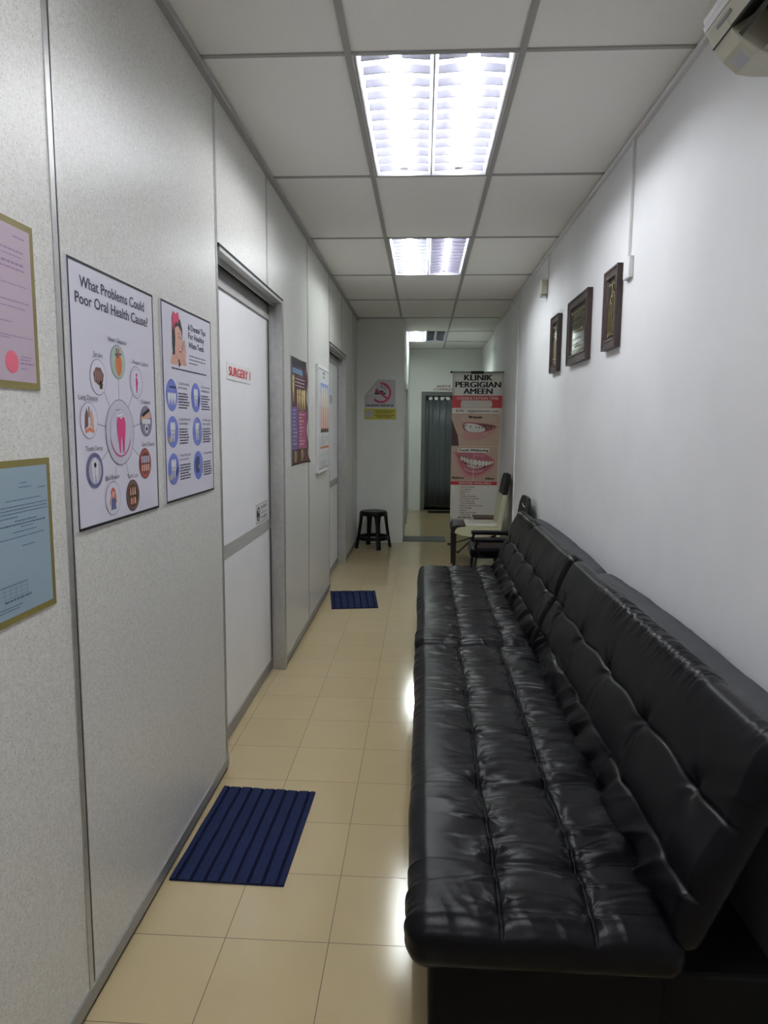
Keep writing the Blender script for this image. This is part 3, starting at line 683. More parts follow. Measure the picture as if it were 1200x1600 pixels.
for q, (c, a_, b2, n1_, n2_) in enumerate(tips):
    x, y = c; A.disc(c, .052, 'blue', 2)
    if q == 0:
        for dx in (-.026, 0, .026): tooth(A, (x + dx, y - .012), .026, .040, 'toothw', 3)
        A.rect(x - .02, y + .022, x + .040, y + .030, 'darkblue', 3)
    elif q == 5:
        A.poly([(x - .032, y - .018), (x - .034, y + .018), (x - .012, y + .034), (x + .014, y + .030), (x + .012, y - .022), (x - .010, y - .030)], 'darkblue', 3); A.rect(x - .002, y - .012, x + .045, y + .002, 'steel', 4)
    else:
        tooth(A, (x, y), .046, .066, 'toothw', 3); A.disc((x - .008, y + .004), .003, 'black', 4); A.disc((x + .009, y + .004), .003, 'black', 4); A.ring((x, y - .002), .010, .002, 'black', 4, 12, PI, 2 * PI)
        if q in (2, 4): A.poly([(x - .046, y - .022), (x - .02, y - .012), (x - .016, y - .034), (x - .034, y - .036)], 'sand', 5)
        if q in (1, 4): A.poly([(x + .02, y - .03), (x + .042, y - .006), (x + .036, y + .01), (x + .018, y - .012)], 'darkblue', 5)
        if q == 3: A.poly([(x + .01, y - .04), (x + .03, y - .036), (x + .034, y + .02), (x + .014, y + .024)], 'steel', 5)
    u0 = x + .060; A.text(a_, u0, y + .038, .0095, INK, .115 if q % 2 == 0 else .108, bold=False)
    if b2: A.text(b2, u0, y + .024, .0095, INK, .088 if q % 2 == 0 else .10, bold=False)
    for r_ in range(6): A.words(u0 + .002, u0 + .112, y + .006 - r_ * .0095, .0048, INK, fill=random.uniform(.75, 1))
A.build('print', t)
# --- laminated certificates
col('gold', (.17, .14, .036)); col('pinkpaper', (.41, .325, .39)); col('bluepaper', (.24, .325, .385)); col('fadedink', (.24, .15, .27)); col('blueink', (.06, .10, .18)); col('seal', (.62, .11, .17))
t, A = board('framed_certificate', 1.235, 1.567, .243, .335, 'gold-bordered pink certificate with a red seal, upper left wall', 'certificate', paper='gold', th=.004)
A.rect(.014, .014, .229, .321, 'pinkpaper', 1)
A.poly([(.142 + (.021 if k % 2 else .0235) * math.cos(2 * PI * k / 48), .052 + (.021 if k % 2 else .0235) * math.sin(2 * PI * k / 48)) for k in range(48)], 'seal', 3)
for v_, a_, b2, h_ in ((.300, .17, .21, .003), (.272, .03, .205, .003), (.262, .05, .20, .002), (.246, .03, .20, .0045), (.236, .06, .205, .003), (.205, .02, .21, .002), (.172, .03, .215, .0025), (.160, .1, .20, .002), (.13, .02, .15, .002), (.103, .05, .225, .002), (.098, .02, .14, .002), (.064, .175, .215, .002), (.058, .172, .208, .002), (.050, .172, .222, .003), (.040, .175, .20, .002)): A.words(a_, b2, v_, h_, 'fadedink')
A.build('print', t)
t, A = board('framed_certificate', 1.255, 1.092, .243, .33, 'gold-bordered pale blue certificate, below the pink one', 'certificate', paper='gold', th=.004)
A.rect(.014, .014, .229, .316, 'bluepaper', 1)
for v_, a_, b2, h_ in ((.282, .125, .15, .002), (.273, .12, .165, .002), (.268, .19, .22, .002), (.248, .07, .20, .002), (.236, .03, .225, .002), (.229, .03, .225, .002), (.222, .03, .225, .002), (.214, .03, .11, .002), (.205, .10, .18, .0025), (.198, .04, .215, .003), (.192, .12, .165, .002), (.183, .09, .18, .002), (.172, .03, .205, .002), (.152, .12, .17, .002), (.078, .03, .135, .002), (.046, .05, .145, .004), (.034, .03, .11, .002), (.028, .03, .10, .002)): A.words(a_, b2, v_, h_, 'blueink')
for q in range(5): A.rect(.05 + q * .02, .054, .0508 + q * .02, .078, 'blueink', 2)
for q in range(4): A.rect(.03, .054 + q * .008, .135, .0546 + q * .008, 'blueink', 2)
A.build('print', t)
# --- caries poster, curling at its edge
col('plum', (.075, .025, .035)); col('violet', (.13, .10, .28)); col('magenta', (.30, .06, .14)); col('titleblue', (.22, .40, .62)); col('bone', (.62, .50, .22)); col('palepink', (.55, .40, .45)); col('darkcrown', (.02, .012, .02))
y0, z0, W, Hh = 4.352, 1.232, .52, .69
t = thing('poster', (XL, y0 + W / 2, z0), 'dark maroon and purple poster of yellow teeth, far edge curling off the wall', 'poster')
wp = lambda u, v: .001 + .022 * max(0, (u - .36) / .16) ** 2 * (.5 + .5 * math.sin(v * 14) ** 2) + .03 * max(0, (u - .44) / .08) * max(0, (.06 - v) / .06)
bm = bmesh.new(); nu, nv = 16, 22
G = [[bm.verts.new((XL + .0012 + wp(W * i / nu, Hh * j / nv), y0 + W * i / nu, z0 + Hh * j / nv)) for j in range(nv + 1)] for i in range(nu + 1)]
for i in range(nu):
    for j in range(nv): f = bm.faces.new((G[i][j], G[i + 1][j], G[i + 1][j + 1], G[i][j + 1])); f.smooth = True
o = mesh_obj('sheet', bm, ['plum'], t); md = o.modifiers.new('s', 'SOLIDIFY'); md.thickness = .0008; md.offset = -1
A = Art((XL + .0012, y0, z0), (0, 1, 0), (0, 0, 1), warp=wp); A.step = .0006
def grid_rect(u0, v0, u1, v1, m, l, n=6):
    for i in range(n):
        for j in range(n): A.rect(u0 + (u1 - u0) * i / n, v0 + (v1 - v0) * j / n, u0 + (u1 - u0) * (i + 1) / n, v0 + (v1 - v0) * (j + 1) / n, m, l)
A.rect(.002, .002, .016, .688, 'paper', 1)
grid_rect(.03, .10, .245, .375, 'violet', 1); grid_rect(.255, .10, .50, .35, 'magenta', 1); grid_rect(.03, .635, .50, .688, 'darkcrown', 1); grid_rect(.03, .012, .50, .098, 'brown', 1)
u_ = .05
for q in range(26):      # unreadable pale blue title: close-set upright strokes
    h_ = (.050 if q in (0, 9, 17, 22) else .032); d_ = .012 if q in (21, 25) else 0; A.rect(u_, .590 - d_, u_ + .0085, .590 + h_, 'titleblue', 2)
    if q % 3 != 1: A.rect(u_ + .0085, .590 + (q % 2) * .024, u_ + .0145, .597 + (q % 2) * .024, 'titleblue', 2)
    u_ += .0125 if q % 6 else .021
for q in range(3): A.words(.14, .46, .555 - q * .022, .007, 'palepink')
for c, w_, h_ in (((.082, .490), .075, .18), ((.235, .425), .062, .14), ((.315, .425), .062, .15), ((.400, .42), .062, .15), ((.46, .43), .05, .14)): tooth(A, c, w_, h_, 'bone', 2); A.disc((c[0], c[1] + h_ * .25), .009, 'brown', 3)
for q in range(10): A.words(.06, .215, .35 - q * .024, .008, 'palepink', l=2, fill=random.uniform(.5, 1)); A.words(.28, .46, .325 - q * .022, .008, 'palepink' if q != 2 else 'bone', l=2, fill=random.uniform(.4, 1))
for x in (.14, .38): A.ring((x, .055), .036, .010, 'bone', 3, 20); A.ring((x, .055), .018, .006, 'palepink', 3, 16)
A.build('print', t)
# --- tooth section chart in slim white frame
y0, z0, W, Hh = 5.365, 1.117, .60, .84
t = thing('framed_poster', (XL, y0 + W / 2, z0), 'white-framed chart of a tooth cross section, before the second door', 'poster')
bm = bmesh.new(); B(bm, XL + .0002, XL + .022, y0, y0 + W, z0, z0 + Hh, 0, .002); mesh_obj('frame', bm, ['white'], t)
A = left_art(y0, z0, XL + .022); col('skyc', (.20, .27, .52)); col('rose', (.45, .16, .13)); col('bonew', (.58, .56, .48)); col('chartpaper', (.55, .56, .57))
A.rect(.02, .02, W - .02, Hh - .02, 'chartpaper', 1); A.border(W, Hh, .005, 'black', 2, .028)
A.words(.25, .36, .775, .020, 'plum'); A.words(.265, .35, .745, .016, 'plum')
A.rect(.12, .315, .55, .52, 'rose', 2); A.rect(.12, .52, .55, .62, 'lilac', 2); A.rect(.12, .62, .55, .705, 'skyc', 2)
for x in (.20, .33, .46): A.poly([(x - .05, .60), (x - .045, .67), (x, .685), (x + .045, .67), (x + .05, .60), (x + .03, .34), (x, .36), (x - .03, .34)], 'bonew', 3); A.line([(x, .60), (x + .012, .50), (x, .42), (x + .006, .36)], .012, 'orange', 4)
A.rect(.12, .315, .55, .345, 'brown', 5); A.rect(.10, .185, .56, .202, 'orange', 2)
for q in range(6): A.words(.12, .33, .285 - q * .014, .004, 'grey')
for x, v_ in ((.42, .25), (.48, .25), (.16, .12), (.24, .12), (.40, .13), (.48, .13)): A.poly([(x - .008, v_ + .03), (x + .008, v_ + .03), (x, v_ - .02)], 'grey', 3)
for q in range(4): A.words(.12, .50, .085 - q * .014, .004, 'grey', fill=.9 if q % 2 else .7)
A.build('print', t)

# --- door signs
xd = XL - .079
t, A = board('door_sign', 3.212, 1.702, .455, .080, 'small white plate with red letters SURGERY 1 on the first door', 'sign', x=xd, paper='white')
A.text('SURGERY 1', .030, .020, .043, 'red', .395, bold=2); A.build('lettering', t)
t, A = board('door_sticker', 3.730, .948, .285, .105, 'small black and white prohibition sticker low on the first door', 'sticker', x=xd, paper='white', th=.001)
A.border(.285, .105, .003, 'black', 1); A.ring((.055, .052), .040, .008, 'black', 3); A.disc((.055, .052), .036, 'lgrey', 1); A.poly([(.03, .035), (.08, .035), (.08, .052), (.055, .06), (.04, .075), (.03, .07)], 'black', 2); A.line([(.028, .08), (.082, .025)], .008, 'gumc', 4)
for v_ in (.072, .043, .014):
    u_ = .118
    while u_ < .258:
        A.rect(u_, v_, u_ + .0035, v_ + .019, 'black', 2)
        if random.random() < .6: A.rect(u_ + .0035, v_ + random.choice((0, .008, .016)), u_ + .0085, v_ + .003 + random.choice((0, .008, .016)), 'black', 2)
        u_ += .0105 if v_ != .043 else .019
A.build('print', t)
t, A = board('door_sign', 6.72, 1.700, .19, .075, 'tiny pale plate on the second door, beside the white-framed chart', 'sign', x=xd, paper='lgrey')
A.border(.19, .075, .004, 'grey', 1); A.rect(.13, .02, .137, .055, 'grey', 2); A.rect(.15, .02, .157, .055, 'grey', 2); A.build('print', t)

# ------------------------------------------------------------------ no smoking poster on the pier, curled corner
yw = 8.75
x0, z0, W, Hh = -.738, 1.705, .385, .345
t = thing('no_smoking_poster', (x0 + W / 2, yw, z0), 'white no smoking poster with red ring, top left corner curling down', 'poster')
col('nspaper', (.50, .48, .53)); col('flap', (.62, .61, .62))
bm = bmesh.new(); f = [bm.verts.new((x0 + u, yw - .002, z0 + v)) for u, v in ((0, 0), (W, 0), (W, Hh), (.17, Hh), (0, .14))]; bm.faces.new(f)
r_ = bmesh.ops.extrude_face_region(bm, geom=bm.faces[:]); bmesh.ops.translate(bm, verts=[v for v in r_['geom'] if isinstance(v, bmesh.types.BMVert)], vec=(0, .0015, 0)); bmesh.ops.recalc_face_normals(bm, faces=bm.faces)
mesh_obj('sheet', bm, ['nspaper'], t)
bm = bmesh.new(); rows = []
for i in range(9):
    s_ = i / 8; px, pz = .17 * s_, .14 + (Hh - .14) * s_; row = []
    for j in range(7):
        q = j / 6; tip = (.125, .165); bl = q
        u = px + (tip[0] - px) * bl; v = pz + (tip[1] - pz) * bl
        row.append(bm.verts.new((x0 + u, yw - .004 - .020 * math.sin(q * PI * .8), z0 + v)))
    rows.append(row)
for a_, b_ in zip(rows, rows[1:]):
    for j in range(6):
        f = bm.faces.new((a_[j], a_[j + 1], b_[j + 1], b_[j])); f.smooth = True
bmesh.ops.remove_doubles(bm, verts=bm.verts, dist=1e-4)
o = mesh_obj('curled_corner', bm, ['flap'], t); o['label'] = 'curled paper corner'; md = o.modifiers.new('s', 'SOLIDIFY'); md.thickness = .0008
A = front_art(x0, yw - .002, z0); c = (.205, .185)
col('nsred', (.48, .03, .08))
A.ring(c, .128, .025, 'nsred', 2, 44, -PI * .75, PI * .52); 
A.rect(.115, .165, .265, .185, 'black', 1); A.rect(.115, .190, .235, .208, 'black', 1); A.rect(.255, .19, .265, .208, 'lgrey', 2)
A.line([(.215, .285), (.205, .262), (.23, .245), (.245, .25), (.25, .225)], .006, 'black', 1); A.line([(.235, .285), (.262, .262), (.28, .26), (.275, .22)], .006, 'black', 1)
A.line([(.145, .225), (.29, .105)], .025, 'nsred', 3)
A.text('DILARANG MEROKOK', W / 2, .016, .026, 'black', .345, 'c', bold=2); A.build('print', t)
t = thing('notice_sticker', (x0 + W / 2, yw, 1.560), 'yellow notice strip directly under the no smoking poster', 'sticker')
col('yellow', (.52, .47, .03)); bm = box(x0 - .003, x0 + W + .01, yw - .0015, yw - .0002, 1.560, 1.695); mesh_obj('sheet', bm, ['yellow'], t)
A = front_art(x0, yw - .0015, 1.560); A.rect(.012, .022, .108, .115, 'lgrey', 1)
for v_ in (.102, .082, .048, .028): A.words(.135 if v_ in (.102, .048) else .155, .375 if v_ in (.102, .048) else .35, v_, .009, 'brown')
A.build('print', t)
# janitor sign above the far doorway
t = thing('door_sign', (.40, YE, 2.08), 'small dark lettering JANITOR and COMPRESSOR above the far curtain', 'sign')
A = front_art(.165, YE, 2.075); A.base = .004; A.text('JANITOR', .055, .062, .040, 'gumc', .245); A.text('COMPRESSOR', .0, .008, .040, 'gumc', .47)
o = A.build('lettering', t); md = o.modifiers.new('s', 'SOLIDIFY'); md.thickness = .004; md.offset = -1

# ------------------------------------------------------------------ calligraphy frames on the right wall
M['darkwood'] = noisy(mat('carved dark wood', (.03, .015, .012), .4), 40, (.020, .010, .009), (.040, .020, .017), .35, .65)
M['brassink'] = mat('gold relief', (.42, .32, .13), .35, .6); M['silverink'] = mat('dull silver carving', (.17, .15, .12), .45, .4)
M['glassy'] = mat('dark glazed mount', (.018, .018, .016), .07, spec=.6)
def picture(yf, yn, z0, z1, label, style):
    W, Hh = yf - yn, z1 - z0; d = .030; x1 = XR - .0; x0 = x1 - d
    t = thing('picture_frame', (XR, (yf + yn) / 2, z0), label, 'framed picture', 'carved dark frames on the right wall')
    fw = .062 if W > .4 else .055
    def sec(q):   # moulding: inset, depth
        return q
    prof = [(0, 0), (0, d), (.008, d), (.014, d - .006), (fw - .02, d - .008), (fw - .014, d - .003), (fw - .008, d - .006), (fw, d - .016), (fw, 0)]
    bm = bmesh.new(); rings = []
    for ins, dp in prof:
        rings.append([bm.verts.new((XR - dp - .001, a_, b_)) for a_, b_ in ((yn + ins, z0 + ins), (yf - ins, z0 + ins), (yf - ins, z1 - ins), (yn + ins, z1 - ins))])
    for a_, b_ in zip(rings, rings[1:]):
        for q in range(4): bm.faces.new((a_[q], a_[(q + 1) % 4], b_[(q + 1) % 4], b_[q]))
    bmesh.ops.recalc_face_normals(bm, faces=bm.faces); mesh_obj('moulding', bm, ['darkwood'], t)
    mesh_obj('mount', box(XR - d + .014, XR - .004, yn + fw - .004, yf - fw + .004, z0 + fw - .004, z1 - fw + .004), ['glassy'], t)
    A = right_art(yf, z0, XR - d + .007)      # carved scrolls on the moulding
    per = []
    n = int(W / .022)
    for q in range(n):
        u = .014 + (W - .028) * (q + .5) / n
        for v in (.027, Hh - .027): A.ring((u, v), .011, .0035, 'silverink', 1, 8, 0 if q % 2 else PI, PI * 1.3 if q % 2 else PI * 2.3)
    n = int(Hh / .022)
    for q in range(n):
        v = .03 + (Hh - .06) * (q + .5) / n
        for u in (.025, W - .025): A.ring((u, v), .011, .0035, 'silverink', 1, 8, PI / 2 if q % 2 else -PI / 2, PI * 1.8 if q % 2 else PI * .8)
    A.build('carving', t)
    A = right_art(yf, z0, XR - d + .014); i = fw + .016
    A.border(W, Hh, .004, 'brassink', 1, i)
    for u, v in ((i, i), (W - i, i), (i, Hh - i), (W - i, Hh - i)): A.disc((u, v), .011, 'brassink', 2, 12)
    cx, cy = W / 2, Hh / 2
    if style == 'tall':
        for q, (u, a_, b_) in enumerate(((-.052, -.10, .01), (-.024, -.105, .03), (.004, -.105, .02), (.036, -.11, .06))): A.line([(cx + u, cy + a_), (cx + u + .004, cy + b_)], .010, 'brassink', 3)
        A.line([(cx - .052, cy - .10), (cx - .038, cy - .112), (cx - .024, cy - .105), (cx - .010, cy - .114), (cx + .004, cy - .105)], .009, 'brassink', 3)
        A.ring((cx - .005, cy + .045), .022, .008, 'brassink', 4, 16); A.ring((cx + .022, cy + .068), .017, .007, 'brassink', 4, 14, -1, 4); A.line([(cx - .045, cy + .02), (cx - .02, cy + .06), (cx + .01, cy + .095), (cx - .01, cy + .12)], .009, 'brassink', 5)
    elif style == 'wide':
        for v, a_, b_ in ((.10, -.10, .10), (.055, -.15, .15), (.0, -.12, .13), (-.045, -.14, .10), (-.09, -.08, .10)):
            u = cx + a_
            while u < cx + b_: A.ring((u, cy + v), .010, .003, 'brassink', 3, 8, PI, PI * 2.1); A.line([(u, cy + v - .01), (u + .012, cy + v + random.uniform(0, .018))], .003, 'brassink', 3); u += .024
        A.border(W, Hh, .003, 'silverink', 1, i + .035)
    else:
        for q in range(6): A.line([(cx - .07 + q * .026, cy - .09 - .01 * (q % 2)), (cx - .062 + q * .026, cy + .03 + .02 * (q % 3))], .010, 'brassink', 3)
        for q in range(5): A.ring((cx - .06 + q * .03, cy + .07 - .015 * (q % 2)), .016, .007, 'brassink', 3, 12, 0, 4.5)
        A.line([(cx - .075, cy - .10), (cx + .07, cy - .105)], .010, 'brassink', 3)
    A.build('calligraphy', t)
picture(3.69, 3.44, 1.876, 2.262, 'nearest carved dark frame, gold calligraphy with tall strokes', 'tall')
picture(4.58, 4.04, 1.876, 2.265, 'widest carved dark frame, in the middle of the three', 'wide')
picture(5.18, 4.90, 1.872, 2.258, 'farthest and smallest-looking carved dark frame of the three', 'far')

# ------------------------------------------------------------------ cable trunking and boxes on the right wall
def trunk(y, z0, z1, label, w_=.018):
    bm = bmesh.new(); B(bm, XR - .014, XR - .0002, y - w_ / 2, y + w_ / 2, z0, z1, 0, .002); o = mesh_obj('cable_trunking', bm, ['white']); tag(o, label, 'cable trunking', 'vertical trunking on right wall')
trunk(3.345, 2.262, H - .01, 'thin white cable trunking dropping to the box by the nearest frame')
trunk(5.49, 2.602, H - .01, 'short white cable trunking dropping to the small cream box')
trunk(7.10, 0, H - .01, 'full-height white cable trunking near the cream chair', .022)
bm = bmesh.new(); B(bm, XR - .022, XR - .0002, 3.285, 3.375, 2.165, 2.26, 0, .004); tag(mesh_obj('junction_box', bm, ['white']), 'white junction box right of the nearest carved frame', 'junction box')
t = thing('wall_box', (XR, 5.55, 2.478), 'small cream wall box high above the farthest frame', 'wall box')
bm = bmesh.new(); B(bm, XR - .055, XR - .0002, 5.505, 5.60, 2.49, 2.60, 0, .008); mesh_obj('case', bm, ['cream'], t)
bm = bmesh.new(); B(bm, XR - .05, XR - .01, 5.515, 5.59, 2.478, 2.491, 0, .003); mesh_obj('base_plate', bm, ['lgrey'], t)

# ------------------------------------------------------------------ air conditioner
t = thing('air_conditioner', (XR, 1.6, 2.40), 'cream wall air conditioner in the upper right corner', 'air conditioner')
M['acbody'] = mat('aged cream casing', (.50, .49, .40), .25)
M['acdark'] = mat('dark outlet', (.035, .033, .028), .6)
ya, yb = 1.16, 2.0
front = [(.715, 2.552), (.728, 2.590), (.760, 2.635), (.815, 2.672), (.93, 2.695)]
bm = bmesh.new()       # casing with the outlet recess between two end caps
prof_end = [(.93, 2.41), (.845, 2.410), (.805, 2.416), (.768, 2.446), (.742, 2.480), (.722, 2.514)] + front
prof_mid = [(.93, 2.41), (.905, 2.415), (.885, 2.47), (.82, 2.53), (.742, 2.482), (.722, 2.514)] + front
prism(bm, prof_end, 'y', yb - .105, yb); prism(bm, prof_end, 'y', ya, ya + .05); prism(bm, prof_mid, 'y', ya + .05, yb - .105)
mesh_obj('casing', bm, ['acbody'], t)
bm = bmesh.new(); prism(bm, [(.904, 2.414), (.886, 2.468), (.822, 2.528), (.744, 2.4805), (.746, 2.477), (.82, 2.522), (.88, 2.465), (.898, 2.413)], 'y', ya + .055, yb - .106); mesh_obj('outlet', bm, ['acdark'], t)
bm = bmesh.new(); prism(bm, [(.822, 2.425), (.832, 2.424), (.90, 2.462), (.898, 2.468)], 'y', ya + .06, yb - .10); mesh_obj('louvre', bm, ['acbody'], t)
bm = bmesh.new(); prism(bm, [(.760, 2.462), (.768, 2.455), (.806, 2.500), (.800, 2.506)], 'y', ya + .06, yb - .11); mesh_obj('deflector', bm, ['acdark'], t)
bm = bmesh.new(); prism(bm, [(.7405, 2.4785), (.7425, 2.4755), (.746, 2.478), (.744, 2.481)], 'y', ya + .01, yb + .001); mesh_obj('panel_gap', bm, ['black'], t)
bm = bmesh.new(); prism(bm, [(.7125, 2.548), (.717, 2.536), (.722, 2.538), (.720, 2.560)], 'y', ya, yb + .001)
prism(bm, [(.7135, 2.530), (.7185, 2.518), (.724, 2.520), (.719, 2.532)], 'y', ya, yb + .001); mesh_obj('trim_line', bm, ['white'], t)  # white strips painted in as highlights along the casing's front edge
bm = bmesh.new()       # receiver window in the end cap
prism(bm, [(.7755, 2.4385), (.803, 2.4155), (.806, 2.419), (.7785, 2.4425)], 'y', yb - .085, yb - .025); mesh_obj('receiver_window', bm, ['lgrey'], t)
bm = bmesh.new(); prism(bm, [(.7245, 2.5045), (.7285, 2.4985), (.732, 2.501), (.728, 2.507)], 'y', yb - .135, yb - .055); mesh_obj('name_badge', bm, ['grey'], t)

# ------------------------------------------------------------------ plastic stool
cx, cy = -.592, 8.40
t = thing('stool', (cx, cy, 0), 'black plastic stool standing against the pier', 'stool')
bm = bmesh.new(); prf = [(.0, .452), (.10, .452), (.14, .456), (.158, .452), (.165, .440), (.168, .405), (.160, .400), (.155, .43), (0, .438)]
n = 28; rings = [[(cx + r * math.cos(2 * PI * k / n), cy + r * math.sin(2 * PI * k / n), z) for k in range(n)] for r, z in [(max(a_, .001), b_) for a_, b_ in prf]]
loft(bm, rings, 0, True, False); mesh_obj('seat', bm, ['blackplastic'], t)
for q in range(4):
    an = PI / 4 + q * PI / 2 - .42; d = Vector((math.cos(an), math.sin(an), 0)); s_ = Vector((-d.y, d.x, 0)); o0 = Vector((cx, cy, 0)); bm = bmesh.new(); rings = []
    for z, r, wd in ((.43, .150, .062), (.38, .157, .040), (.30, .167, .030), (.15, .190, .027), (.02, .212, .028), (0, .214, .028)):
        rings.append([o0 + d * (r + a_) + s_ * b_ + Vector((0, 0, z)) for a_, b_ in ((-.014, -wd * .8), (.010, -wd), (.016, 0), (.010, wd), (-.014, wd * .8), (-.006, 0))])
    loft(bm, rings, 0, False); mesh_obj('leg', bm, ['blackplastic'], t)
bm = bmesh.new()
for z0_, z1_, r in ((.105, .150, .188),):
    loft(bm, [[(cx + rr_ * math.cos(2 * PI * k / 28), cy + rr_ * math.sin(2 * PI * k / 28), zz) for k in range(28)] for rr_, zz in ((r, z0_), (r - .006, z1_), (r - .018, z1_), (r - .014, z0_), (r, z0_))], 0, False, False)
mesh_obj('brace_ring', bm, ['blackplastic'], t)

# ------------------------------------------------------------------ cream dining chair (faces left)
col('creamleather', (.50, .49, .33), .4); M['darkbrown'] = mat('dark brown leather', (.013, .012, .012), .5, spec=.25); M['legwood'] = mat('dark stained leg', (.010, .007, .006), .45, spec=.25)
ya, yb = 7.10, 7.52
t = thing('dining_chair', (.60, 7.3, 0), 'cream and dark brown high-back chair beside the roll-up banner', 'chair')
bm = bmesh.new(); prism(bm, [(.36, .465), (.33, .44), (.335, .395), (.42, .370), (.55, .355), (.68, .362), (.80, .40), (.80, .455), (.60, .468)], 'y', ya, yb)
bmesh.ops.bevel(bm, geom=bm.edges[:], offset=.006, segments=2, affect='EDGES'); mesh_obj('seat', bm, ['creamleather'], t)
bm = bmesh.new(); prism(bm, [(.325, .470), (.30, .450), (.305, .395), (.335, .385), (.345, .44), (.37, .462), (.45, .468), (.45, .476), (.37, .478)], 'y', ya - .006, yb + .006)
bmesh.ops.bevel(bm, geom=bm.edges[:], offset=.004, segments=2, affect='EDGES'); mesh_obj('seat_band', bm, ['darkbrown'], t)
bm = box(.45, .785, ya + .02, yb - .02, .462, .488, bev=.010, segs=3); M['padcream'] = mat('pale cream pad', (.56, .55, .46), .4); mesh_obj('seat_pad', bm, ['padcream'], t)
def back_sec(z): # front x, thickness
    s_ = max(0, (z - .38) / .62); return .755 + .105 * s_ ** 1.15, .052 - .012 * s_
def back_part(za, zb, mtn, nm, gr=0):
    bm = bmesh.new(); rings = []; n = 10
    for q in range(n + 1):
        z = za + (zb - za) * q / n; xf, th = back_sec(z); w0, w1 = ya + .01, yb - .01
        if zb > .99:
            e_ = max(0, (z - .93) / .07); w0 += .07 * e_ ** 2; w1 -= .07 * e_ ** 2
        rings.append([(xf - gr, w0 - gr, z), (xf + .01 - gr, w0 - .008 - gr, z), (xf + th + gr, w0 - gr, z), (xf + th + gr, w1 + gr, z), (xf + .01 - gr, w1 + .008 + gr, z), (xf - gr, w1 + gr, z)])
    loft(bm, rings, 0, False); bmesh.ops.bevel(bm, geom=[e for e in bm.edges if abs(e.verts[0].co.z - e.verts[1].co.z) > .01], offset=.006, segments=2, affect='EDGES')
    return mesh_obj(nm, bm, [mtn], t)
back_part(.36, .80, 'creamleather', 'backrest'); back_part(.795, 1.0, 'darkbrown', 'headrest_band', .002)
for x, y in ((.335, ya + .03), (.335, yb - .03), (.76, ya + .03), (.76, yb - .03)):
    bm = bmesh.new(); k_ = 0 if x < .5 else .045
    loft(bm, [[(x + a_ * h_ + sh, y + b_ * h_, z) for a_, b_ in ((-1, -1), (1, -1), (1, 1), (-1, 1))] for z, h_, sh in ((.40, .022, 0), (.2, .019, k_ * .4), (0, .016, k_))], 0, False); mesh_obj('leg', bm, ['legwood'], t)

# low dark table behind the cream chair
t = thing('side_table', (.74, 7.86, 0), 'low dark brown table mostly hidden behind the cream chair', 'table')
mesh_obj('tabletop', box(.58, .90, 7.72, 8.0, .455, .475, bev=.003), ['brown'], t)
mesh_obj('apron', box(.60, .88, 7.74, 7.98, .38, .454), ['darkbrown'], t)
for x in (.61, .87):
    for y in (7.75, 7.97): mesh_obj('leg', box(x - .015, x + .015, y - .015, y + .015, 0, .379), ['darkbrown'], t)

# ------------------------------------------------------------------ black armchair between sofa and cream chair
t = thing('armchair', (.64, 5.84, 0), 'black plastic-backed armchair just past the far sofa', 'chair')
ya, yb = 5.62, 6.02
bm = box(.40, .84, ya + .03, yb - .03, .41, .50, bev=.028, segs=4); mesh_obj('seat', bm, ['leather'], t)
bm = bmesh.new(); rings = []
for q in range(13):
    z = .50 + .41 * q / 12; hw = .27 - .02 * q / 12 - (.09 * max(0, (q - 9) / 3) ** 2); x = .80 + .055 * (q / 12)
    rings.append([(x, 5.84 - hw, z), (x + .012, 5.84, z), (x, 5.84 + hw, z), (x + .026, 5.84 + hw, z), (x + .038, 5.84, z), (x + .026, 5.84 - hw, z)])
loft(bm, rings, 0, False); bmesh.ops.bevel(bm, geom=bm.edges[:], offset=.004, segments=2, affect='EDGES'); mesh_obj('backrest', bm, ['blackplastic'], t)
bm = bmesh.new(); tube(bm, [(.846, 5.90, .845), (.843, 5.84, .835), (.846, 5.78, .83)], .004, 8); mesh_obj('slot_glint', bm, ['lgrey'], t)  # pale grey bar stands in for the glint at the back's grip hole
for y, s_ in ((ya, -1), (yb, 1)):
    bm = bmesh.new(); B(bm, .43, .76, y - .03, y + .03, .555, .590, 0, .012, 3)
    tube(bm, [(.46, y, .57), (.44, y, .52), (.47, y, .44), (.52, y, .43)], .012, 8); tube(bm, [(.74, y, .57), (.77, y, .50), (.76, y, .44)], .012, 8)
    mesh_obj('armrest', bm, ['blackplastic'], t)
for x, y in ((.44, ya + .04), (.44, yb - .04), (.80, ya + .04), (.80, yb - .04)):
    bm = bmesh.new(); tube(bm, [(x, y, .42), (x + (.02 if x > .6 else -.02), y, 0)], .012, 10); mesh_obj('leg', bm, ['blackplastic'], t)

# ------------------------------------------------------------------ banner on a stand
t = thing('banner', (.60, 8.3, 0), 'tall clinic banner KLINIK PERGIGIAN AMEEN on a stand', 'banner')
BW, BH = .605, 1.745; BX, BZ = .334, .362; BY = 8.30
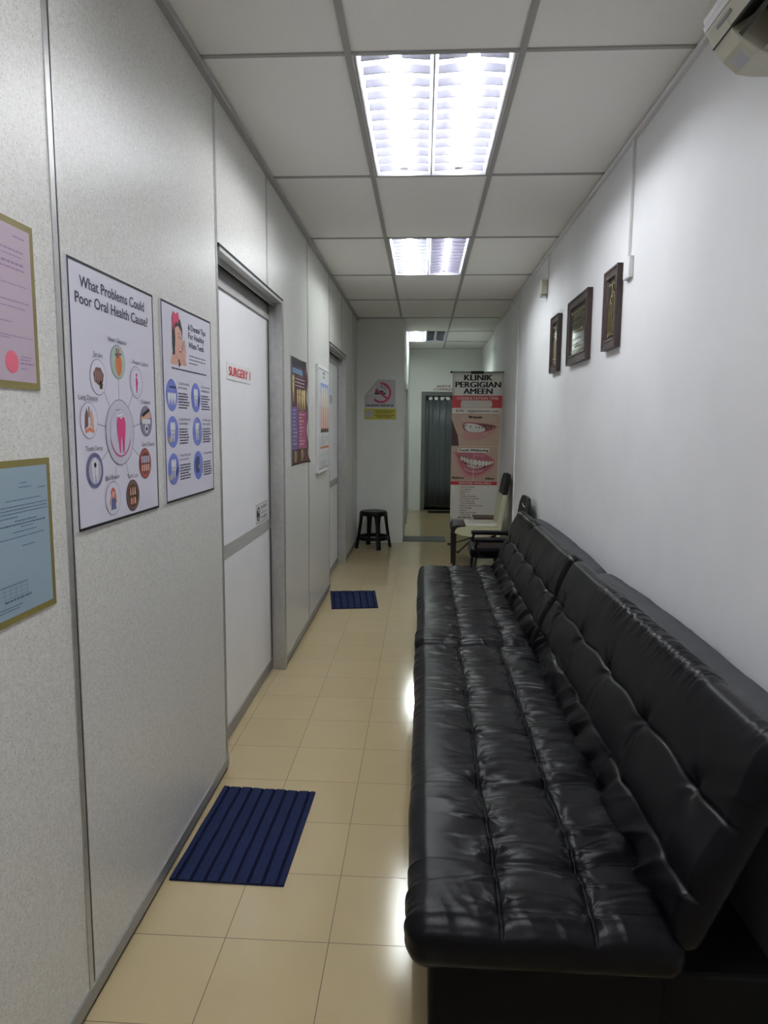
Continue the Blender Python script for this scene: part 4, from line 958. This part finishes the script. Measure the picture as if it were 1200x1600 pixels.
# the sheet bows and leans: bottom swings a little left and back
def bwarp(u, v): return .008 * math.sin(PI * v / BH) 
col('bannerpaper', (.66, .65, .59), .4); col('bannerred', (.45, .025, .03), .4); col('bskin', (.46, .33, .25)); col('lip', (.40, .12, .14)); col('lipdark', (.16, .03, .035)); col('liplight', (.50, .24, .24)); col('teeth', (.62, .63, .57)); col('lipshine', (.62, .36, .36)); col('lipfar', (.46, .27, .23)); col('skinlight', (.50, .37, .29)); col('teethdull', (.48, .44, .36)); col('bhair', (.05, .012, .014)); col('tapepaper', (.55, .52, .46))
class BArt(Art):
    def P(s, u, v, l):
        k_ = 1 - .055 * (1 - v / BH)                       # narrows slightly towards the bottom
        return Vector((BX + u * k_, BY - bwarp(u, v) - .0004 - s.step * l, BZ + v))
A = BArt((0, 0, 0), (1, 0, 0), (0, 0, 1)); A.step = .0009
bm = bmesh.new(); nu, nv = 10, 40
G = [[bm.verts.new(A.P(BW * i / nu, BH * j / nv, 0)) for j in range(nv + 1)] for i in range(nu + 1)]
for i in range(nu):
    for j in range(nv): f = bm.faces.new((G[i][j], G[i + 1][j], G[i + 1][j + 1], G[i][j + 1])); f.smooth = True
o = mesh_obj('banner_sheet', bm, ['bannerpaper'], t); md = o.modifiers.new('s', 'SOLIDIFY'); md.thickness = .0008; md.offset = -1
def brect(u0, v0, u1, v1, m, l=1):
    n = max(1, int((v1 - v0) / .04)); nn_ = max(1, int((u1 - u0) / .06))
    for i in range(n):
        for j in range(nn_): A.rect(u0 + (u1 - u0) * j / nn_, v0 + (v1 - v0) * i / n, u0 + (u1 - u0) * (j + 1) / nn_, v0 + (v1 - v0) * (i + 1) / n, m, l)
def V_(px): return BH * (1 - (px - 62) / (1345 - 62.))     # rows measured on the sheet
A.text('KLINIK', .30, V_(128), .067, 'black', .325, 'c', l=1, bold=2); A.text('PERGIGIAN', .30, V_(187), .067, 'black', .525, 'c', l=1, bold=2); A.text('AMEEN', .30, V_(243), .067, 'black', .335, 'c', l=1, bold=2)
brect(.0, V_(362), BW - .018, V_(257), 'bannerred', 1); A.text('CONSULTATION TIME:', .30, V_(290), .030, 'bannerpaper', .49, 'c', l=2)
A.poly([(.105, V_(360)), (.46, V_(360)), (.475, V_(332)), (.46, V_(298)), (.11, V_(296)), (.10, V_(325))], 'tapepaper', 2)
A.text('SUN - Appointment only', .30, V_(398), .030, 'brown', .51, 'c', l=1)
brect(.0, V_(690), BW - .03, V_(410), 'bskin', 1)
A.poly([(0, V_(690)), (.09, V_(690)), (.075, V_(600)), (.03, V_(520)), (0, V_(460))], 'bhair', 2)
def lips(cx, cv, w_, up, lo, m, l, tilt=.0, n=18):
    top = [(cx - w_ / 2 + w_ * q / n, cv + up * math.sin(PI * q / n) ** .8 * (1 - .18 * math.exp(-((q / n - .5) / .08) ** 2)) + tilt * (q / n - .5)) for q in range(n + 1)]
    bot = [(cx - w_ / 2 + w_ * q / n, cv - lo * math.sin(PI * q / n) ** .8 + tilt * (q / n - .5)) for q in range(n, -1, -1)]
    for (a1, b1), (a2, b2_), (c1, d1), (c2, d2) in zip(top, top[1:], bot[::-1], bot[::-1][1:]):
        A.poly([(c1, d1 - 1e-5), (c2, d2 - 1e-5), (a2, b2_ + 1e-5), (a1, b1 + 1e-5)], m, l)
def Q(*pts): return [((705 + x_ / 10.58 - 707.5) / 81.5 * BW, V_((70 + y_ / 10.58) * 5.517)) for x_, y_ in pts]
def smooth(pts, k=3):       # Chaikin-rounded closed outline
    for _ in range(k):
        o_ = []
        for (a1, b1), (a2, b2_) in zip(pts, pts[1:] + pts[:1]): o_ += [(a1 * .75 + a2 * .25, b1 * .75 + b2_ * .25), (a1 * .25 + a2 * .75, b1 * .25 + b2_ * .75)]
        pts = o_
    return pts
A.poly(smooth(Q((180, 60), (420, 50), (760, 60), (800, 200), (500, 190), (200, 190))), 'skinlight', 2)
A.poly(smooth(Q((185, 420), (215, 330), (420, 350), (640, 330), (800, 270), (740, 360), (600, 460), (400, 505), (240, 490))), 'lipfar', 2)
A.poly(smooth(Q((240, 420), (300, 370), (480, 375), (640, 340), (740, 310), (640, 400), (460, 455), (300, 460))), 'liplight', 3)
A.poly(smooth(Q((560, 385), (640, 350), (650, 358), (575, 398)), 2), 'lipshine', 4)
A.poly(smooth(Q((200, 200), (300, 180), (440, 195), (620, 215), (840, 252), (700, 325), (590, 345), (420, 362), (270, 345), (215, 300))), 'lip', 4)
A.poly(smooth(Q((215, 230), (330, 205), (480, 215), (700, 225), (800, 255), (660, 310), (560, 340), (270, 330), (225, 290))), 'lipdark', 5)
A.poly(smooth(Q((235, 215), (330, 205), (470, 225), (590, 275), (600, 330), (500, 355), (320, 350), (250, 300)), 2), 'teeth', 6)
for x_ in (290, 345, 400, 455, 510, 560): A.line(Q((x_, 225 + (x_ - 290) * .12), (x_ + 4, 345)), .002, 'teethdull', 7)
for x_, y_ in ((265, 245), (345, 262), (445, 270), (495, 272), (548, 278)): A.rect(*Q((x_ - 14, y_ + 14))[0], *Q((x_ + 14, y_ - 14))[0], 'grey', 8)
for x_, y_ in ((625, 275), (665, 275), (725, 272)): A.line(Q((x_ - 10, y_ + 20), (x_ + 12, y_ - 20)), .004, 'teethdull', 7)
for x_ in (380, 480): A.line(Q((x_ - 20, 325), (x_, 312), (x_ + 20, 322)), .003, 'grey', 8)
A.text('Braces', .28, V_(450), .030, 'black', .155, 'c', l=8, bold=2)
brect(.0, V_(995), BW - .035, V_(692), 'bskin', 1)
A.poly(smooth(Q((40, 670), (200, 655), (420, 690), (620, 690), (820, 830), (760, 960), (600, 1080), (400, 1140), (240, 1080), (140, 930), (90, 760))), 'liplight', 2)
A.poly(smooth(Q((70, 690), (200, 680), (420, 700), (620, 705), (800, 835), (720, 950), (560, 1050), (400, 1085), (270, 1030), (170, 890), (130, 760))), 'lip', 3)
A.poly(smooth(Q((150, 730), (260, 760), (420, 815), (600, 830), (790, 835), (700, 915), (560, 960), (400, 960), (270, 890), (190, 810))), 'lipdark', 4)
A.poly(smooth(Q((280, 880), (400, 905), (520, 925), (600, 915), (540, 950), (400, 955), (320, 925))), 'teethdull', 5)
tb = [(185, 745, 815), (235, 760, 835), (285, 775, 858), (340, 790, 888), (415, 805, 905), (490, 815, 905), (550, 820, 925), (610, 825, 915), (670, 830, 905), (725, 833, 880), (765, 838, 862)]
for (x1_, t1_, b1_), (x2_, t2_, b2_) in zip(tb, tb[1:]): A.poly(smooth(Q((x1_, t1_), (x2_ - 2, t2_), (x2_ - 3, b2_), (x1_ + 2, b1_)), 1), 'teeth' if x1_ > 400 else 'tapepaper', 6)
A.line(Q((440, 730), (540, 745), (600, 745)), .008, 'lipshine', 5); A.line(Q((250, 950), (340, 1000), (480, 1015), (580, 990)), .010, 'lipshine', 5)
A.rect(.272, V_(990), .277, V_(745), 'bannerpaper', 7)
A.rect(.08, V_(745), .46, V_(708), 'bannerpaper', 7); A.text('Teeth Whitening', .27, V_(735), .028, 'black', .36, 'c', l=8, bold=2)
A.text('Before', .02, V_(975), .028, 'black', .14, l=8, bold=2); A.text('After', .42, V_(980), .028, 'black', .12, l=8, bold=2)
brect(.0, V_(1028), BW - .035, V_(997), 'bannerred', 2); A.text('SERVICES AVAILABLE:', .30, V_(1020), .024, 'bannerpaper', .40, 'c', l=3)
for q, s_ in enumerate(('Dental Checkup', 'Consultation', 'Extraction', 'Filling', 'Scaling & Polishing', 'Root Canal Treatment', 'Intra Oral X-Ray', 'Tooth Whitening', 'Dental Crown and Veneer', 'Dental Bridge', 'Denture', 'Minor Oral Surgery', 'Orthodontic')):
    v = V_(1052 + q * 20.5); A.disc((.105, v + .010), .005, 'grey', 2, 8); A.text(s_, .125, v, .019, 'gumc', None, 'l', l=2)
A.words(.10, .26, V_(1052 + 13 * 20.5), .012, 'gumc')
A.build('print', t)
bm = bmesh.new(); tube(bm, [(BX - .012, BY - .012, BZ + BH + .004), (BX + BW + .008, BY - .012, BZ + BH + .006)], .007, 8); mesh_obj('top_rail', bm, ['grey'], t)
bm = bmesh.new(); B(bm, BX + .21, BX + .36, BY - .028, BY - .004, BZ + BH - .014, BZ + BH + .016, 0, .004); bmesh.ops.create_uvsphere(bm, u_segments=10, v_segments=8, radius=.013, matrix=Matrix.Translation((BX - .016, BY - .012, BZ + BH + .003))); mesh_obj('rail_clip', bm, ['black'], t)
bm = bmesh.new(); B(bm, BX, BX + BW * .945, BY - .030, BY - .004, BZ - .022, BZ + .004, 0, .004); mesh_obj('bottom_rail', bm, ['lgrey'], t)
bm = bmesh.new(); tube(bm, [(BX + BW / 2, BY + .03, BZ + BH), (BX + BW / 2, BY + .05, .35), (BX + BW / 2, BY + .05, .10)], .010, 10); mesh_obj('mast', bm, ['black'], t)
for dx, dy in ((-.28, .30), (.26, .30), (-.2, -.22), (.2, -.22)):
    bm = bmesh.new(); tube(bm, [(BX + BW / 2, BY + .05, .16), (BX + BW / 2 + dx, BY + .05 + dy, .012)], .008, 8); tube(bm, [(BX + BW / 2 + dx * 1.0, BY + .05 + dy, .014), (BX + BW / 2 + dx * 1.1, BY + .05 + dy * 1.08, .013)], .013, 8); mesh_obj('stand_foot', bm, ['black'], t)

# small screw hole in the right wall
for o in list(bpy.data.objects):
    if '_w' in o: del o['_w']
